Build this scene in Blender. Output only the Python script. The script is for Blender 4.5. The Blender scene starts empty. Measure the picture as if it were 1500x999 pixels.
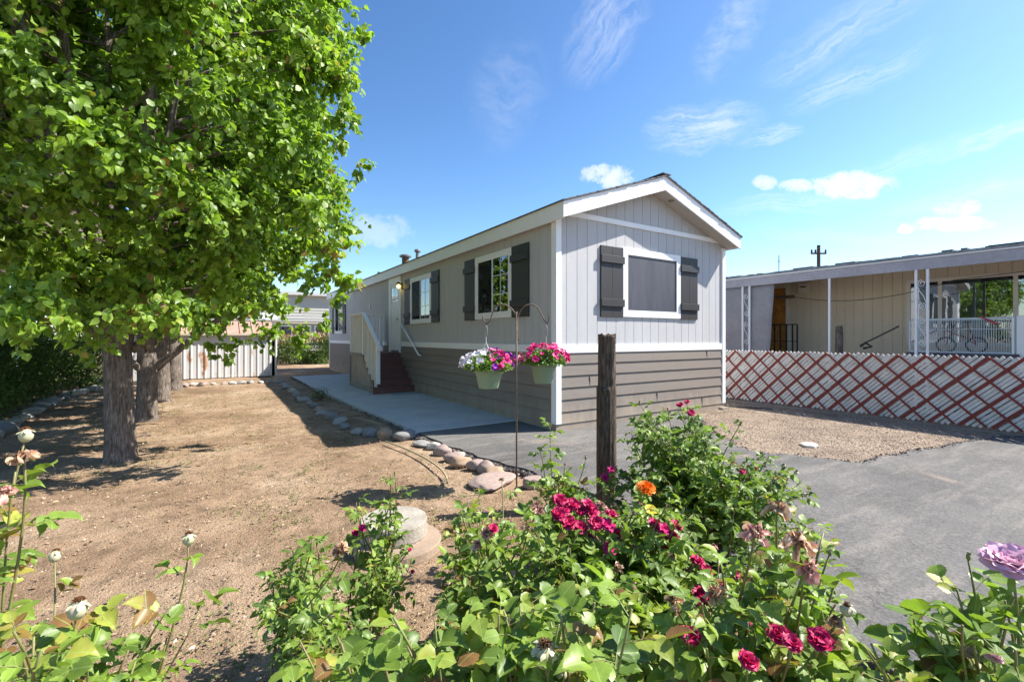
import bpy, bmesh, math, random
import numpy as np
from mathutils import Vector, Matrix, noise as mnoise
R = math.radians
scene = bpy.context.scene
col = scene.collection

# ------------------------------------------------------------------ camera, sky, sun, exposure
CAM_H = 1.45
YAW = math.atan(430/672)
FW = Vector((math.sin(YAW), math.cos(YAW), 0)); RT = Vector((math.cos(YAW), -math.sin(YAW), 0))
cam = bpy.data.objects.new('camera', bpy.data.cameras.new('camera')); col.objects.link(cam)
cam.location = (0, 0, CAM_H); cam.rotation_euler = (R(90), 0, -YAW)
cam.data.sensor_width = 36; cam.data.lens = 672/1500*36; cam.data.shift_y = -4.9/1500
cam.data.clip_start = 0.05; cam.data.clip_end = 2000
scene.camera = cam
SUN = Vector((.85, -.38, 1)).normalized()
SUN_EL = math.asin(SUN.z); SUN_AZ = math.atan2(SUN.x, SUN.y)
sl = bpy.data.lights.new('sun', 'SUN'); so = bpy.data.objects.new('sun', sl); col.objects.link(so)
so.rotation_euler = SUN.to_track_quat('Z', 'Y').to_euler(); so.location = (20, -10, 30)
sl.energy = 5.0; sl.angle = R(.53); sl.color = (1, .95, .87)
scene.view_settings.view_transform = 'Standard'; scene.view_settings.look = 'None'
scene.view_settings.exposure = 1.16; scene.view_settings.gamma = 1
SKY_STRENGTH = .095

cy = scene.cycles; cy.max_bounces = 6; cy.diffuse_bounces = 3; cy.glossy_bounces = 3; cy.transmission_bounces = 4; cy.transparent_max_bounces = 6

def P(px, py, d):                      # a point of the yard seen at (px, py) of the photo, d metres ahead
    v = FW*d + RT*((px-750)/672*d); return Vector((v.x, v.y, CAM_H+(494.6-py)/672*d))

class NT:
    def __init__(s, tree): s.t = tree; s.t.nodes.clear()
    def n(s, typ, ins=None, **kw):
        nd = s.t.nodes.new(typ)
        for k, v in kw.items(): setattr(nd, k, v)
        for k, v in (ins or {}).items():
            i = nd.inputs[k]
            if isinstance(v, bpy.types.NodeSocket): s.t.links.new(v, i)
            else:
                if isinstance(v, (tuple, list)) and len(v) == 3 and i.type == 'RGBA': v = (*v, 1)
                i.default_value = v
        return nd
    def math(s, op, a, b=0., c=None, clamp=False):
        ins = {0: a, 1: b}
        if c is not None: ins[2] = c
        return s.n('ShaderNodeMath', ins, operation=op, use_clamp=clamp).outputs[0]
    def mix(s, f, a, b, blend='MIX'):
        nd = s.t.nodes.new('ShaderNodeMix'); nd.data_type = 'RGBA'; nd.blend_type = blend
        for i, v in ((0, f), (6, a), (7, b)):
            if isinstance(v, bpy.types.NodeSocket): s.t.links.new(v, nd.inputs[i])
            else: nd.inputs[i].default_value = (*v, 1) if isinstance(v, (tuple, list)) else v
        return nd.outputs[2]
    def ramp(s, f, stops, interp='LINEAR'):
        nd = s.n('ShaderNodeValToRGB', {0: f}); cr = nd.color_ramp; cr.interpolation = interp
        while len(cr.elements) < len(stops): cr.elements.new(.5)
        for e, (p, c) in zip(cr.elements, stops):
            e.position = p; e.color = (*c, 1) if isinstance(c, (tuple, list)) else (c, c, c, 1)
        return nd.outputs[0]
    def noise(s, vec, scale, detail=4, rough=.55, out=0, dist=0.):
        return s.n('ShaderNodeTexNoise', {'Vector': vec, 'Scale': scale, 'Detail': detail, 'Roughness': rough, 'Distortion': dist}).outputs[out]

def make_world():
    w = bpy.data.worlds.new('World'); scene.world = w; w.use_nodes = True
    T = NT(w.node_tree)
    sky = T.n('ShaderNodeTexSky', sky_type='NISHITA'); sky.sun_disc = False
    sky.sun_elevation = SUN_EL; sky.sun_rotation = SUN_AZ
    sky.air_density = 1.0; sky.dust_density = .5; sky.ozone_density = 2.2; sky.altitude = 0
    base = T.n('ShaderNodeHueSaturation', {'Saturation': 1.12, 'Value': 1.18, 'Hue': .498, 'Color': sky.outputs[0]}).outputs[0]
    base = T.n('ShaderNodeGamma', {'Color': T.mix(1., base, (1/4.9, 1/4.9, 1/4.9), 'MULTIPLY'), 'Gamma': 1.22}).outputs[0]
    base = T.n('ShaderNodeVectorMath', {0: base, 'Scale': 4.5}, operation='SCALE').outputs[0]
    tc = T.n('ShaderNodeTexCoord').outputs['Generated']
    wz = T.noise(tc, 5.5, 6, .62, out=1)
    wv = T.n('ShaderNodeVectorMath', {0: wz, 1: (.5, .5, .5)}, operation='SUBTRACT').outputs[0]
    wv = T.n('ShaderNodeVectorMath', {0: wv, 'Scale': .10}, operation='SCALE').outputs[0]
    wd = T.n('ShaderNodeVectorMath', {0: tc, 1: wv}, operation='ADD').outputs[0]
    fine = T.noise(tc, 24, 9, .72)
    mp = T.n('ShaderNodeMapping', {'Vector': tc, 'Rotation': (.4, .5, -.6), 'Scale': (4, 26, 12)}).outputs[0]
    streak = T.math('ADD', T.math('MULTIPLY', T.noise(mp, 2.2, 9, .64, dist=.1), .7), T.math('MULTIPLY', T.noise(tc, 14, 8, .7), .3))
    total = None
    blobs = [  # px, py, half sizes, tilt, strength, puffy
        (885, 45, 95, 60, -55, .42, 0), (1025, 190, 85, 38, -5, .62, 0), (1125, 206, 55, 17, -16, .55, 0), (1075, 40, 40, 90, 20, .34, 0),
        (1230, 45, 130, 36, -35, .36, 0), (1245, 112, 100, 30, -28, .42, 0), (1465, 208, 75, 17, -18, .62, 0), (1340, 232, 130, 20, -12, .3, 0),
        (1150, 303, 110, 20, -4, .4, 0), (1430, 290, 130, 20, -6, .36, 0), (740, 140, 60, 90, 20, .16, 0), (1250, 345, 160, 12, 0, .25, 0),
        (1246, 272, 62, 23, 0, 1., 1), (1168, 274, 30, 14, 0, .8, 1), (1120, 267, 20, 13, 20, .75, 1), (888, 258, 48, 20, 4, .8, 1),
        (1393, 328, 60, 15, 0, .9, 1), (1400, 304, 34, 18, 0, .8, 1), (1327, 335, 12, 10, 0, .8, 1), (552, 338, 60, 30, 0, .32, 1),
        (430, 300, 60, 30, 0, .5, 1), (300, 20, 90, 30, 0, .5, 0)]
    for px, py, rx, ry, tilt, st, puffy in blobs:
        v = FW + RT*((px-750)/672) + Vector((0, 0, (494.6-py)/672)); L = v.length; d = v.normalized()
        t1 = (RT*math.cos(R(tilt)) - Vector((0, 0, 1))*math.sin(R(tilt))); t1 = (t1-d*t1.dot(d)).normalized(); t2 = d.cross(t1)
        k = 672*L
        u = T.n('ShaderNodeVectorMath', {0: wd if not puffy else tc, 1: t1*(k/rx/1.)}, operation='DOT_PRODUCT').outputs['Value']
        q = T.n('ShaderNodeVectorMath', {0: wd if not puffy else tc, 1: t2*(k/ry/1.)}, operation='DOT_PRODUCT').outputs['Value']
        fr = T.n('ShaderNodeVectorMath', {0: tc, 1: d}, operation='DOT_PRODUCT').outputs['Value']
        r2 = T.math('ADD', T.math('MULTIPLY', u, u), T.math('MULTIPLY', q, q))
        m = T.math('SUBTRACT', 1, r2, clamp=True)
        m = T.math('MULTIPLY', m, T.math('GREATER_THAN', fr, .2))
        if puffy: m = T.math('MULTIPLY', T.ramp(T.math('ADD', T.math('MULTIPLY', m, .75), T.math('MULTIPLY', T.math('SUBTRACT', fine, .5), 3.0)), [(.16, 0.), (.45, .6), (.85, 1.)]), T.math('MULTIPLY', T.ramp(m, [(0., 0.), (.45, 1.)]), st))
        else: m = T.math('MULTIPLY', T.math('MULTIPLY', T.math('POWER', m, 1.3), T.ramp(T.math('ADD', T.math('MULTIPLY', T.noise(T.n('ShaderNodeCombineXYZ', {0: T.math('MULTIPLY', u, 1.1), 1: T.math('MULTIPLY', q, 3.6), 2: px*.37}).outputs[0], 1.5, 7, .6, dist=.12), .75), T.math('MULTIPLY', streak, .25)), [(.38, .04), (.62, 1.)])), st*.85)
        total = m if total is None else T.math('MAXIMUM', total, m)
    total = T.math('MULTIPLY', total, .85, clamp=True)
    c = T.mix(total, base, (6.0, 6.1, 6.3))
    bg = T.n('ShaderNodeBackground', {'Color': c, 'Strength': SKY_STRENGTH})
    out = T.n('ShaderNodeOutputWorld'); T.t.links.new(bg.outputs[0], out.inputs[0])
make_world()

# ------------------------------------------------------------------ materials
MATS = {}
def mat(name, color, rough=.7, var=0., vscale=3., bump=0., bscale=60., metallic=0., spec=.5, color2=None, stretch=None, detail=5, coord='Object', emit=None, bdist=.01):
    if name in MATS: return MATS[name]
    m = bpy.data.materials.new(name); m.use_nodes = True; T = NT(m.node_tree)
    tc = T.n('ShaderNodeTexCoord').outputs[coord]
    if stretch: tc = T.n('ShaderNodeMapping', {'Vector': tc, 'Scale': stretch}).outputs[0]
    c = color
    if color2 is not None or var:
        f = T.noise(tc, vscale, detail, .6)
        f = T.ramp(f, [(.33, 0.), (.67, 1.)])
        if color2 is None: color2 = tuple(x*(1-var) for x in color)
        c = T.mix(f, color, color2)
        if var and detail > 2:
            f2 = T.ramp(T.noise(tc, vscale*9, 4, .6), [(.3, 1-var*.5), (.7, 1+var*.3)])
            c = T.mix(1., c, f2, 'MULTIPLY')
    ins = {'Base Color': c if not isinstance(c, tuple) else (*c, 1), 'Roughness': rough, 'Metallic': metallic, 'Specular IOR Level': spec}
    if emit: ins['Emission Color'] = (*emit[0], 1); ins['Emission Strength'] = emit[1]
    if bump:
        b = T.noise(tc, bscale, 6, .65)
        ins['Normal'] = T.n('ShaderNodeBump', {'Strength': bump, 'Distance': bdist, 'Height': b}).outputs[0]
    p = T.n('ShaderNodeBsdfPrincipled', ins)
    o = T.n('ShaderNodeOutputMaterial', {0: p.outputs[0]})
    MATS[name] = m; return m

def leaf_mat(name, dark, light, yellow, trans=.3, rough=.42, spec=.5):
    m = bpy.data.materials.new(name); m.use_nodes = True; T = NT(m.node_tree)
    a = T.n('ShaderNodeAttribute', attribute_name='rnd').outputs['Fac']
    c = T.ramp(a, [(0., dark), (.55, light), (.80, tuple(x*1.25 for x in light)), (.93, tuple(.5*(x+y) for x, y in zip(light, yellow))), (.975, yellow), (1., (.22, .11, .04))])
    lc = T.n('ShaderNodeSeparateXYZ', {0: T.n('ShaderNodeAttribute', attribute_name='lc').outputs['Vector']}).outputs
    ax = T.math('ABSOLUTE', lc[0])
    mid = T.math('LESS_THAN', ax, .022)
    vein = T.math('GREATER_THAN', T.math('SINE', T.math('MULTIPLY', T.math('SUBTRACT', lc[1], T.math('MULTIPLY', ax, .8)), 52.)), .86)
    vv = T.math('MAXIMUM', T.math('MULTIPLY', mid, .55), T.math('MULTIPLY', vein, .22))
    c = T.mix(vv, c, tuple(min(1, x*1.5+.08) for x in light))
    blot = T.ramp(T.noise(T.n('ShaderNodeTexCoord').outputs['Object'], 38, 4, .6), [(.3, .78), (.6, 1.08)])
    c = T.mix(1., c, blot, 'MULTIPLY')
    bmp = T.n('ShaderNodeBump', {'Strength': .35, 'Distance': .004, 'Height': T.math('SUBTRACT', 1, vv)}).outputs[0]
    g = T.n('ShaderNodeNewGeometry').outputs['Backfacing']
    c = T.mix(T.math('MULTIPLY', g, .35), c, tuple(min(1, x*1.6+.03) for x in light))
    p = T.n('ShaderNodeBsdfPrincipled', {'Base Color': c, 'Roughness': rough, 'Specular IOR Level': spec, 'Normal': bmp})
    tcol = T.mix(1., c, (1.35, 1.45, .55), 'MULTIPLY')
    tr = T.n('ShaderNodeBsdfTranslucent', {'Color': tcol})
    mx = T.n('ShaderNodeMixShader', {0: trans, 1: p.outputs[0], 2: tr.outputs[0]})
    T.n('ShaderNodeOutputMaterial', {0: mx.outputs[0]})
    MATS[name] = m; return m

def petal_mat(name, c1, c2, trans=.25, rough=.55):
    m = bpy.data.materials.new(name); m.use_nodes = True; T = NT(m.node_tree)
    tc = T.n('ShaderNodeTexCoord').outputs['Object']
    f = T.ramp(T.noise(tc, 70, 4, .6), [(.35, 0.), (.65, 1.)])
    c = T.mix(f, c1, c2)
    p = T.n('ShaderNodeBsdfPrincipled', {'Base Color': c, 'Roughness': rough})
    tr = T.n('ShaderNodeBsdfTranslucent', {'Color': c})
    mx = T.n('ShaderNodeMixShader', {0: trans, 1: p.outputs[0], 2: tr.outputs[0]})
    T.n('ShaderNodeOutputMaterial', {0: mx.outputs[0]})
    MATS[name] = m; return m

def glass_mat():
    m = bpy.data.materials.new('window_glass'); m.use_nodes = True; T = NT(m.node_tree)
    fr = T.n('ShaderNodeFresnel', {'IOR': 1.9}).outputs[0]
    tcn = T.n('ShaderNodeTexCoord').outputs['Object']
    b = T.n('ShaderNodeBump', {'Strength': .03, 'Distance': .02, 'Height': T.noise(tcn, 2.5, 2)}).outputs[0]
    gl = T.n('ShaderNodeBsdfGlossy', {'Color': (.95, .97, 1, 1), 'Roughness': .015, 'Normal': b})
    tr = T.n('ShaderNodeBsdfTransparent', {'Color': (.62, .66, .65, 1)})
    f = T.math('ADD', T.math('MULTIPLY', fr, 1.15), .1, clamp=True)
    mx = T.n('ShaderNodeMixShader', {0: f, 1: tr.outputs[0], 2: gl.outputs[0]})
    T.n('ShaderNodeOutputMaterial', {0: mx.outputs[0]})
    MATS['glass'] = m; return m
GLASS = glass_mat()
SIDING = mat('pale_grey_siding', (.49, .485, .485), .75, var=.07, vscale=4, bump=.35, bscale=140, stretch=(1, 1, .25), bdist=.004)
TRIM = mat('white_trim_paint', (.82, .82, .82), .5, var=.04, vscale=5, bump=.1, bscale=90, bdist=.003)
SKIRT = mat('brown_lap_siding', (.225, .19, .16), .7, var=.12, vscale=5, bump=.4, bscale=60, stretch=(.12, .12, 1), bdist=.004)
def dust_splash(m):
    nt = m.node_tree; p = next(n for n in nt.nodes if n.type == 'BSDF_PRINCIPLED'); src = p.inputs['Base Color'].links[0].from_socket
    T = NT.__new__(NT); T.t = nt; tc = T.n('ShaderNodeTexCoord').outputs['Object']; geo = T.n('ShaderNodeNewGeometry').outputs['Position']
    z = T.n('ShaderNodeSeparateXYZ', {0: geo}).outputs[2]
    st = T.n('ShaderNodeMapping', {'Vector': geo, 'Scale': (1, 1, .35)}).outputs[0]
    f = T.math('SUBTRACT', T.math('MULTIPLY', T.noise(st, 5, 6, .7), .95), T.math('MULTIPLY', z, .85), clamp=True)
    c = T.mix(T.ramp(f, [(.1, 0.), (.5, .8)]), src, (.36, .29, .22)); nt.links.new(c, p.inputs['Base Color'])
dust_splash(SKIRT)
SHUT = mat('charcoal_shutter_paint', (.032, .029, .028), .55, var=.15, vscale=8, bump=.3, bscale=90, stretch=(1, 1, .1), bdist=.003)
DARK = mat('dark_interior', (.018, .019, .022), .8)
SCREEN = mat('sun_screen_mesh', (.045, .048, .066), .6, color2=(.08, .082, .10), vscale=1.6, bump=.4, bscale=400, bdist=.002, stretch=(3, 1, .5))  # paler bluish streaks paint a slight reflection gradient into the screen colour
FLYSCREEN = mat('fly_screen', (.045, .045, .045), .8)
BLIND = mat('white_blind', (.6, .6, .58), .8)
SHINGLE = mat('grey_asphalt_shingle', (.13, .13, .14), .9, var=.3, vscale=6, bump=.6, bscale=90)
SOFFIT = mat('beige_soffit', (.46, .43, .39), .7, var=.05, vscale=3)
STEPRED = mat('dark_red_brown_stair_paint', (.17, .07, .056), .5, var=.25, vscale=5, bump=.2, bscale=50)
PLYPANEL = mat('weathered_stair_panel', (.40, .35, .30), .8, var=.25, vscale=2.5, color2=(.30, .24, .19), bump=.3, bscale=60)
CONC = mat('concrete', (.52, .51, .49), .85, var=.18, vscale=1.6, bump=.3, bscale=70)
METAL_W = mat('white_pipe', (.8, .8, .8), .35)
GALV = mat('galvanised_metal', (.35, .34, .33), .45, var=.2, vscale=6, metallic=.6)
RUST = mat('rusty_iron_rod', (.16, .11, .08), .7, var=.35, vscale=30, bump=.3, bscale=200)
BLACKM = mat('black_painted_metal', (.02, .02, .02), .5)
ROCK = [mat('grey_river_rock', (.34, .33, .31), .85, var=.25, vscale=6, bump=.4, bscale=30),
        mat('tan_river_rock', (.42, .29, .19), .85, var=.3, vscale=6, bump=.4, bscale=30),
        mat('pink_river_rock', (.38, .28, .24), .85, var=.3, vscale=6, bump=.4, bscale=30),
        mat('dark_river_rock', (.22, .22, .22), .85, var=.25, vscale=6, bump=.4, bscale=30),
        mat('pale_river_rock', (.52, .48, .42), .85, var=.3, vscale=6, bump=.4, bscale=30)]

def ground_mat():
    m = bpy.data.materials.new('dry_dirt'); m.use_nodes = True; T = NT(m.node_tree)
    tc = T.n('ShaderNodeTexCoord').outputs['Object']
    big = T.ramp(T.noise(tc, .55, 6, .62), [(.34, (.225, .145, .087)), (.48, (.34, .23, .145)), (.66, (.45, .33, .22))])
    mid = T.ramp(T.noise(tc, 5, 7, .68), [(.3, .55), (.5, .95), (.72, 1.2)])
    c = T.mix(1., big, mid, 'MULTIPLY')
    dry = T.ramp(T.noise(tc, 1.7, 6, .7), [(.5, 0.), (.68, 1.)])
    sp = T.ramp(T.noise(tc, 55, 4, .6), [(.48, 0.), (.58, 1.)])
    c = T.mix(T.math('MULTIPLY', T.math('MULTIPLY', dry, sp), .85), c, (.13, .095, .04))
    fine = T.ramp(T.noise(tc, 140, 3, .6), [(.36, .55), (.52, 1.), (.68, 1.3)])
    c = T.mix(1., c, fine, 'MULTIPLY')
    h = T.math('ADD', T.math('MULTIPLY', T.noise(tc, 7, 8, .7), 1.), T.math('MULTIPLY', T.noise(tc, 70, 4, .6), .45))
    b = T.n('ShaderNodeBump', {'Strength': 1., 'Distance': .045, 'Height': h}).outputs[0]
    p = T.n('ShaderNodeBsdfPrincipled', {'Base Color': c, 'Roughness': .95, 'Specular IOR Level': .2, 'Normal': b})
    T.n('ShaderNodeOutputMaterial', {0: p.outputs[0]}); return m
def asphalt_mat():
    m = bpy.data.materials.new('worn_asphalt'); m.use_nodes = True; T = NT(m.node_tree)
    tc = T.n('ShaderNodeTexCoord').outputs['Object']
    big = T.ramp(T.noise(tc, .8, 5, .6), [(.32, (.082, .079, .076)), (.7, (.155, .147, .138))])
    st = T.n('ShaderNodeMapping', {'Vector': tc, 'Rotation': (0, 0, .5), 'Scale': (.6, 3, 1)}).outputs[0]
    s = T.ramp(T.noise(st, 1.7, 6, .65), [(.5, 0.), (.72, 1.)])
    c = T.mix(T.math('MULTIPLY', s, .5), big, (.27, .24, .21))
    d = T.ramp(T.noise(tc, .9, 6, .7, dist=.6), [(.58, 0.), (.72, 1.)])
    c = T.mix(T.math('MULTIPLY', d, .6), c, (.33, .25, .19))
    f = T.ramp(T.n('ShaderNodeTexVoronoi', {'Vector': tc, 'Scale': 85}).outputs['Color'], [(.1, .72), (.5, 1.), (.9, 1.3)])
    c = T.mix(1., c, f, 'MULTIPLY')
    crk = T.n('ShaderNodeTexVoronoi', {'Vector': T.n('ShaderNodeVectorMath', {0: tc, 1: T.noise(tc, 3, 4, .6, out=1)}, operation='ADD').outputs[0], 'Scale': .55}, feature='DISTANCE_TO_EDGE').outputs[0]
    ck = T.ramp(crk, [(0., .35), (.006, 1.)])
    c = T.mix(.6, c, T.mix(1., c, ck, 'MULTIPLY'))
    b = T.n('ShaderNodeBump', {'Strength': .5, 'Distance': .008, 'Height': T.noise(tc, 110, 4, .7)}).outputs[0]
    p = T.n('ShaderNodeBsdfPrincipled', {'Base Color': c, 'Roughness': .85, 'Specular IOR Level': .3, 'Normal': b})
    T.n('ShaderNodeOutputMaterial', {0: p.outputs[0]}); return m
def gravel_mat():
    m = bpy.data.materials.new('fine_gravel'); m.use_nodes = True; T = NT(m.node_tree)
    tc = T.n('ShaderNodeTexCoord').outputs['Object']
    v = T.n('ShaderNodeTexVoronoi', {'Vector': tc, 'Scale': 90})
    c = T.ramp(v.outputs['Color'], [(.1, (.20, .145, .10)), (.5, (.33, .25, .18)), (.9, (.46, .37, .29))])
    big = T.ramp(T.noise(tc, 1.6, 7, .7), [(.32, .6), (.5, 1.), (.7, 1.18)])
    c = T.mix(1., c, big, 'MULTIPLY')
    h = T.math('SUBTRACT', T.noise(tc, 30, 5, .7), T.math('MULTIPLY', v.outputs['Distance'], .8))
    b = T.n('ShaderNodeBump', {'Strength': .9, 'Distance': .02, 'Height': h}).outputs[0]
    p = T.n('ShaderNodeBsdfPrincipled', {'Base Color': c, 'Roughness': .95, 'Specular IOR Level': .2, 'Normal': b})
    T.n('ShaderNodeOutputMaterial', {0: p.outputs[0]}); return m
def bark_mat(name, a, b_):
    m = bpy.data.materials.new(name); m.use_nodes = True; T = NT(m.node_tree)
    tc = T.n('ShaderNodeTexCoord').outputs['Object']
    st = T.n('ShaderNodeMapping', {'Vector': tc, 'Scale': (1, 1, .14)}).outputs[0]
    n = T.noise(st, 60, 7, .65, dist=.6)
    c = T.ramp(n, [(.32, tuple(x*.35 for x in a)), (.5, a), (.7, b_)])
    c = T.mix(1., c, T.ramp(T.noise(tc, 4, 4), [(.3, .75), (.7, 1.2)]), 'MULTIPLY')
    b = T.n('ShaderNodeBump', {'Strength': 1., 'Distance': .03, 'Height': n}).outputs[0]
    p = T.n('ShaderNodeBsdfPrincipled', {'Base Color': c, 'Roughness': .95, 'Specular IOR Level': .15, 'Normal': b})
    T.n('ShaderNodeOutputMaterial', {0: p.outputs[0]}); return m
BARK = bark_mat('furrowed_bark', (.19, .155, .13), (.36, .31, .265))
POSTWOOD = bark_mat('weathered_post_wood', (.11, .08, .06), (.22, .17, .13))
TREELEAF = leaf_mat('pear_tree_leaves', (.045, .105, .014), (.19, .30, .03), (.42, .42, .06), .40, .40, .4)
ROSELEAF = leaf_mat('rose_leaves', (.03, .08, .012), (.165, .25, .035), (.36, .36, .06), .3, .42, .4)
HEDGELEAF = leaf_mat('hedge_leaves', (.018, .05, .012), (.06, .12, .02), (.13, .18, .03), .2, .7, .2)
DRYLEAF = leaf_mat('dry_plumes', (.25, .12, .07), (.45, .30, .18), (.6, .45, .3), .2, .7)
BASKETLEAF = leaf_mat('petunia_leaves', (.06, .13, .02), (.16, .27, .05), (.30, .36, .08), .3, .5)
STEM = mat('rose_cane_green', (.17, .22, .06), .55, color2=(.20, .13, .06), vscale=12)
TWIG = mat('pale_twig', (.30, .24, .16), .8)
P_MAG = petal_mat('magenta_petals', (.62, .012, .11), (.42, .01, .10))
P_HOT = petal_mat('hot_pink_petals', (.85, .045, .28), (.62, .015, .17))
P_WHITE = petal_mat('white_petals', (.82, .8, .82), (.7, .66, .72))
P_PURP = petal_mat('purple_petals', (.28, .02, .45), (.40, .03, .48))
P_PINK = petal_mat('pale_pink_petals', (.75, .30, .40), (.65, .18, .30))
P_LAV = petal_mat('lavender_pink_petals', (.72, .40, .56), (.80, .55, .66))
P_ORNG = petal_mat('orange_petals', (.9, .16, .008), (.85, .30, .02))
P_YEL = petal_mat('yellow_petals', (.75, .6, .03), (.6, .5, .05))
P_DEAD = petal_mat('withered_tan_petals', (.70, .54, .36), (.45, .20, .11))
P_DEADP = petal_mat('withered_pink_petals', (.58, .20, .20), (.72, .52, .38))
P_BROWN = petal_mat('dry_brown_stamens', (.22, .09, .03), (.12, .05, .02))
HIP = petal_mat('pale_green_hip', (.42, .45, .25), (.55, .48, .34), .1)

# ------------------------------------------------------------------ mesh helpers
def tag(o, label=None, cat=None, group=None, kind=None):
    if label: o['label'] = label
    if cat: o['category'] = cat
    if group: o['group'] = group
    if kind: o['kind'] = kind
    return o
def empty(name, loc=(0, 0, 0), label=None, cat=None, group=None, rz=0):
    o = bpy.data.objects.new(name, None); col.objects.link(o); o.location = loc; o.rotation_euler.z = rz
    o.empty_display_size = .1
    return tag(o, label, cat, group)
class MB:
    def __init__(s): s.v = []; s.f = []
    def add(s, vs, fs):
        b = len(s.v); s.v.extend([tuple(v) for v in vs]); s.f.extend([tuple(i+b for i in f) for f in fs]); return s
    def box(s, x0, x1, y0, y1, z0, z1):
        return s.add([(x0, y0, z0), (x1, y0, z0), (x1, y1, z0), (x0, y1, z0), (x0, y0, z1), (x1, y0, z1), (x1, y1, z1), (x0, y1, z1)],
                     [(0, 3, 2, 1), (4, 5, 6, 7), (0, 1, 5, 4), (1, 2, 6, 5), (2, 3, 7, 6), (3, 0, 4, 7)])
    def bar(s, a, b, w, t, up=(0, 0, 1)):     # box from a to b, w across, t along up
        a = Vector(a); b = Vector(b); d = (b-a).normalized(); u = Vector(up); u = (u-d*u.dot(d)).normalized(); c = d.cross(u)
        vs = []
        for p in (a, b):
            for i, j in ((-1, -1), (1, -1), (1, 1), (-1, 1)): vs.append(p+c*(i*w/2)+u*(j*t/2))
        return s.add(vs, [(0, 1, 2, 3), (7, 6, 5, 4), (0, 4, 5, 1), (1, 5, 6, 2), (2, 6, 7, 3), (3, 7, 4, 0)])
    def prism(s, poly, z0, z1):
        n = len(poly)
        return s.add([(x, y, z0) for x, y in poly]+[(x, y, z1) for x, y in poly],
                     [tuple(range(n))[::-1], tuple(range(n, 2*n))]+[(i, (i+1) % n, (i+1) % n+n, i+n) for i in range(n)])
    def extr(s, poly, vec):                  # planar 3D polygon pushed along vec
        n = len(poly); v = Vector(vec)
        return s.add([Vector(p) for p in poly]+[Vector(p)+v for p in poly],
                     [tuple(range(n))[::-1], tuple(range(n, 2*n))]+[(i, (i+1) % n, (i+1) % n+n, i+n) for i in range(n)])
    def tube(s, pts, r, n=8, cap=True, jit=0., seed=0):
        pts = [Vector(p) for p in pts]; rs = r if isinstance(r, (list, tuple)) else [r]*len(pts)
        vs = []; u = None
        rd = random.Random(seed)
        for i, p in enumerate(pts):
            d = (pts[min(i+1, len(pts)-1)]-pts[max(i-1, 0)])
            d = d.normalized() if d.length > 1e-9 else Vector((0, 0, 1))
            if u is None: u = d.orthogonal().normalized()
            u = (u-d*u.dot(d)); u = u.normalized() if u.length > 1e-6 else d.orthogonal().normalized()
            w = d.cross(u)
            for k in range(n):
                a = 2*math.pi*k/n; q = rs[i]*(1+(rd.uniform(-jit, jit) if jit else 0))
                vs.append(p+(u*math.cos(a)+w*math.sin(a))*q)
        fs = [(i*n+k, i*n+(k+1) % n, (i+1)*n+(k+1) % n, (i+1)*n+k) for i in range(len(pts)-1) for k in range(n)]
        if cap: fs += [tuple(range(n))[::-1], tuple(range((len(pts)-1)*n, len(pts)*n))]
        return s.add(vs, fs)
    def lathe(s, prof, c=(0, 0, 0), n=24):
        vs = []
        for r, z in prof:
            for k in range(n):
                a = 2*math.pi*k/n; vs.append((c[0]+r*math.cos(a), c[1]+r*math.sin(a), c[2]+z))
        fs = [(i*n+k, i*n+(k+1) % n, (i+1)*n+(k+1) % n, (i+1)*n+k) for i in range(len(prof)-1) for k in range(n)]
        fs += [tuple(range(n))[::-1], tuple(range((len(prof)-1)*n, len(prof)*n))]
        return s.add(vs, fs)
    def ball(s, c, r, nu=8, nv=6, sq=(1, 1, 1)):
        vs = [(c[0], c[1], c[2]-r*sq[2])]
        for j in range(1, nv):
            t = math.pi*j/nv
            for k in range(nu):
                a = 2*math.pi*k/nu; vs.append((c[0]+r*sq[0]*math.sin(t)*math.cos(a), c[1]+r*sq[1]*math.sin(t)*math.sin(a), c[2]-r*sq[2]*math.cos(t)))
        vs.append((c[0], c[1], c[2]+r*sq[2])); L = len(vs)-1
        fs = [(0, 1+(k+1) % nu, 1+k) for k in range(nu)]
        fs += [(1+j*nu+k, 1+j*nu+(k+1) % nu, 1+(j+1)*nu+(k+1) % nu, 1+(j+1)*nu+k) for j in range(nv-2) for k in range(nu)]
        fs += [(L, 1+(nv-2)*nu+k, 1+(nv-2)*nu+(k+1) % nu) for k in range(nu)]
        return s.add(vs, fs)
    def build(s, name, m, parent=None, smooth=False, bevel=0., **kw):
        me = bpy.data.meshes.new(name); me.from_pydata(s.v, [], s.f); me.materials.append(m)
        if smooth: me.polygons.foreach_set('use_smooth', [True]*len(me.polygons))
        me.update(); o = bpy.data.objects.new(name, me); col.objects.link(o)
        if parent is not None:
            o.parent = parent; pl = root_loc(parent)
            if kw.pop('world', True): o.location = -pl
        if bevel:
            b = o.modifiers.new('bevel', 'BEVEL'); b.width = bevel; b.segments = 2; b.limit_method = 'ANGLE'
        return tag(o, **kw)
def root_loc(o):
    v = Vector((0, 0, 0))
    while o is not None: v += Vector(o.location); o = o.parent
    return v
# geometry is written in yard coordinates; build() cancels the parents' offsets

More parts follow.
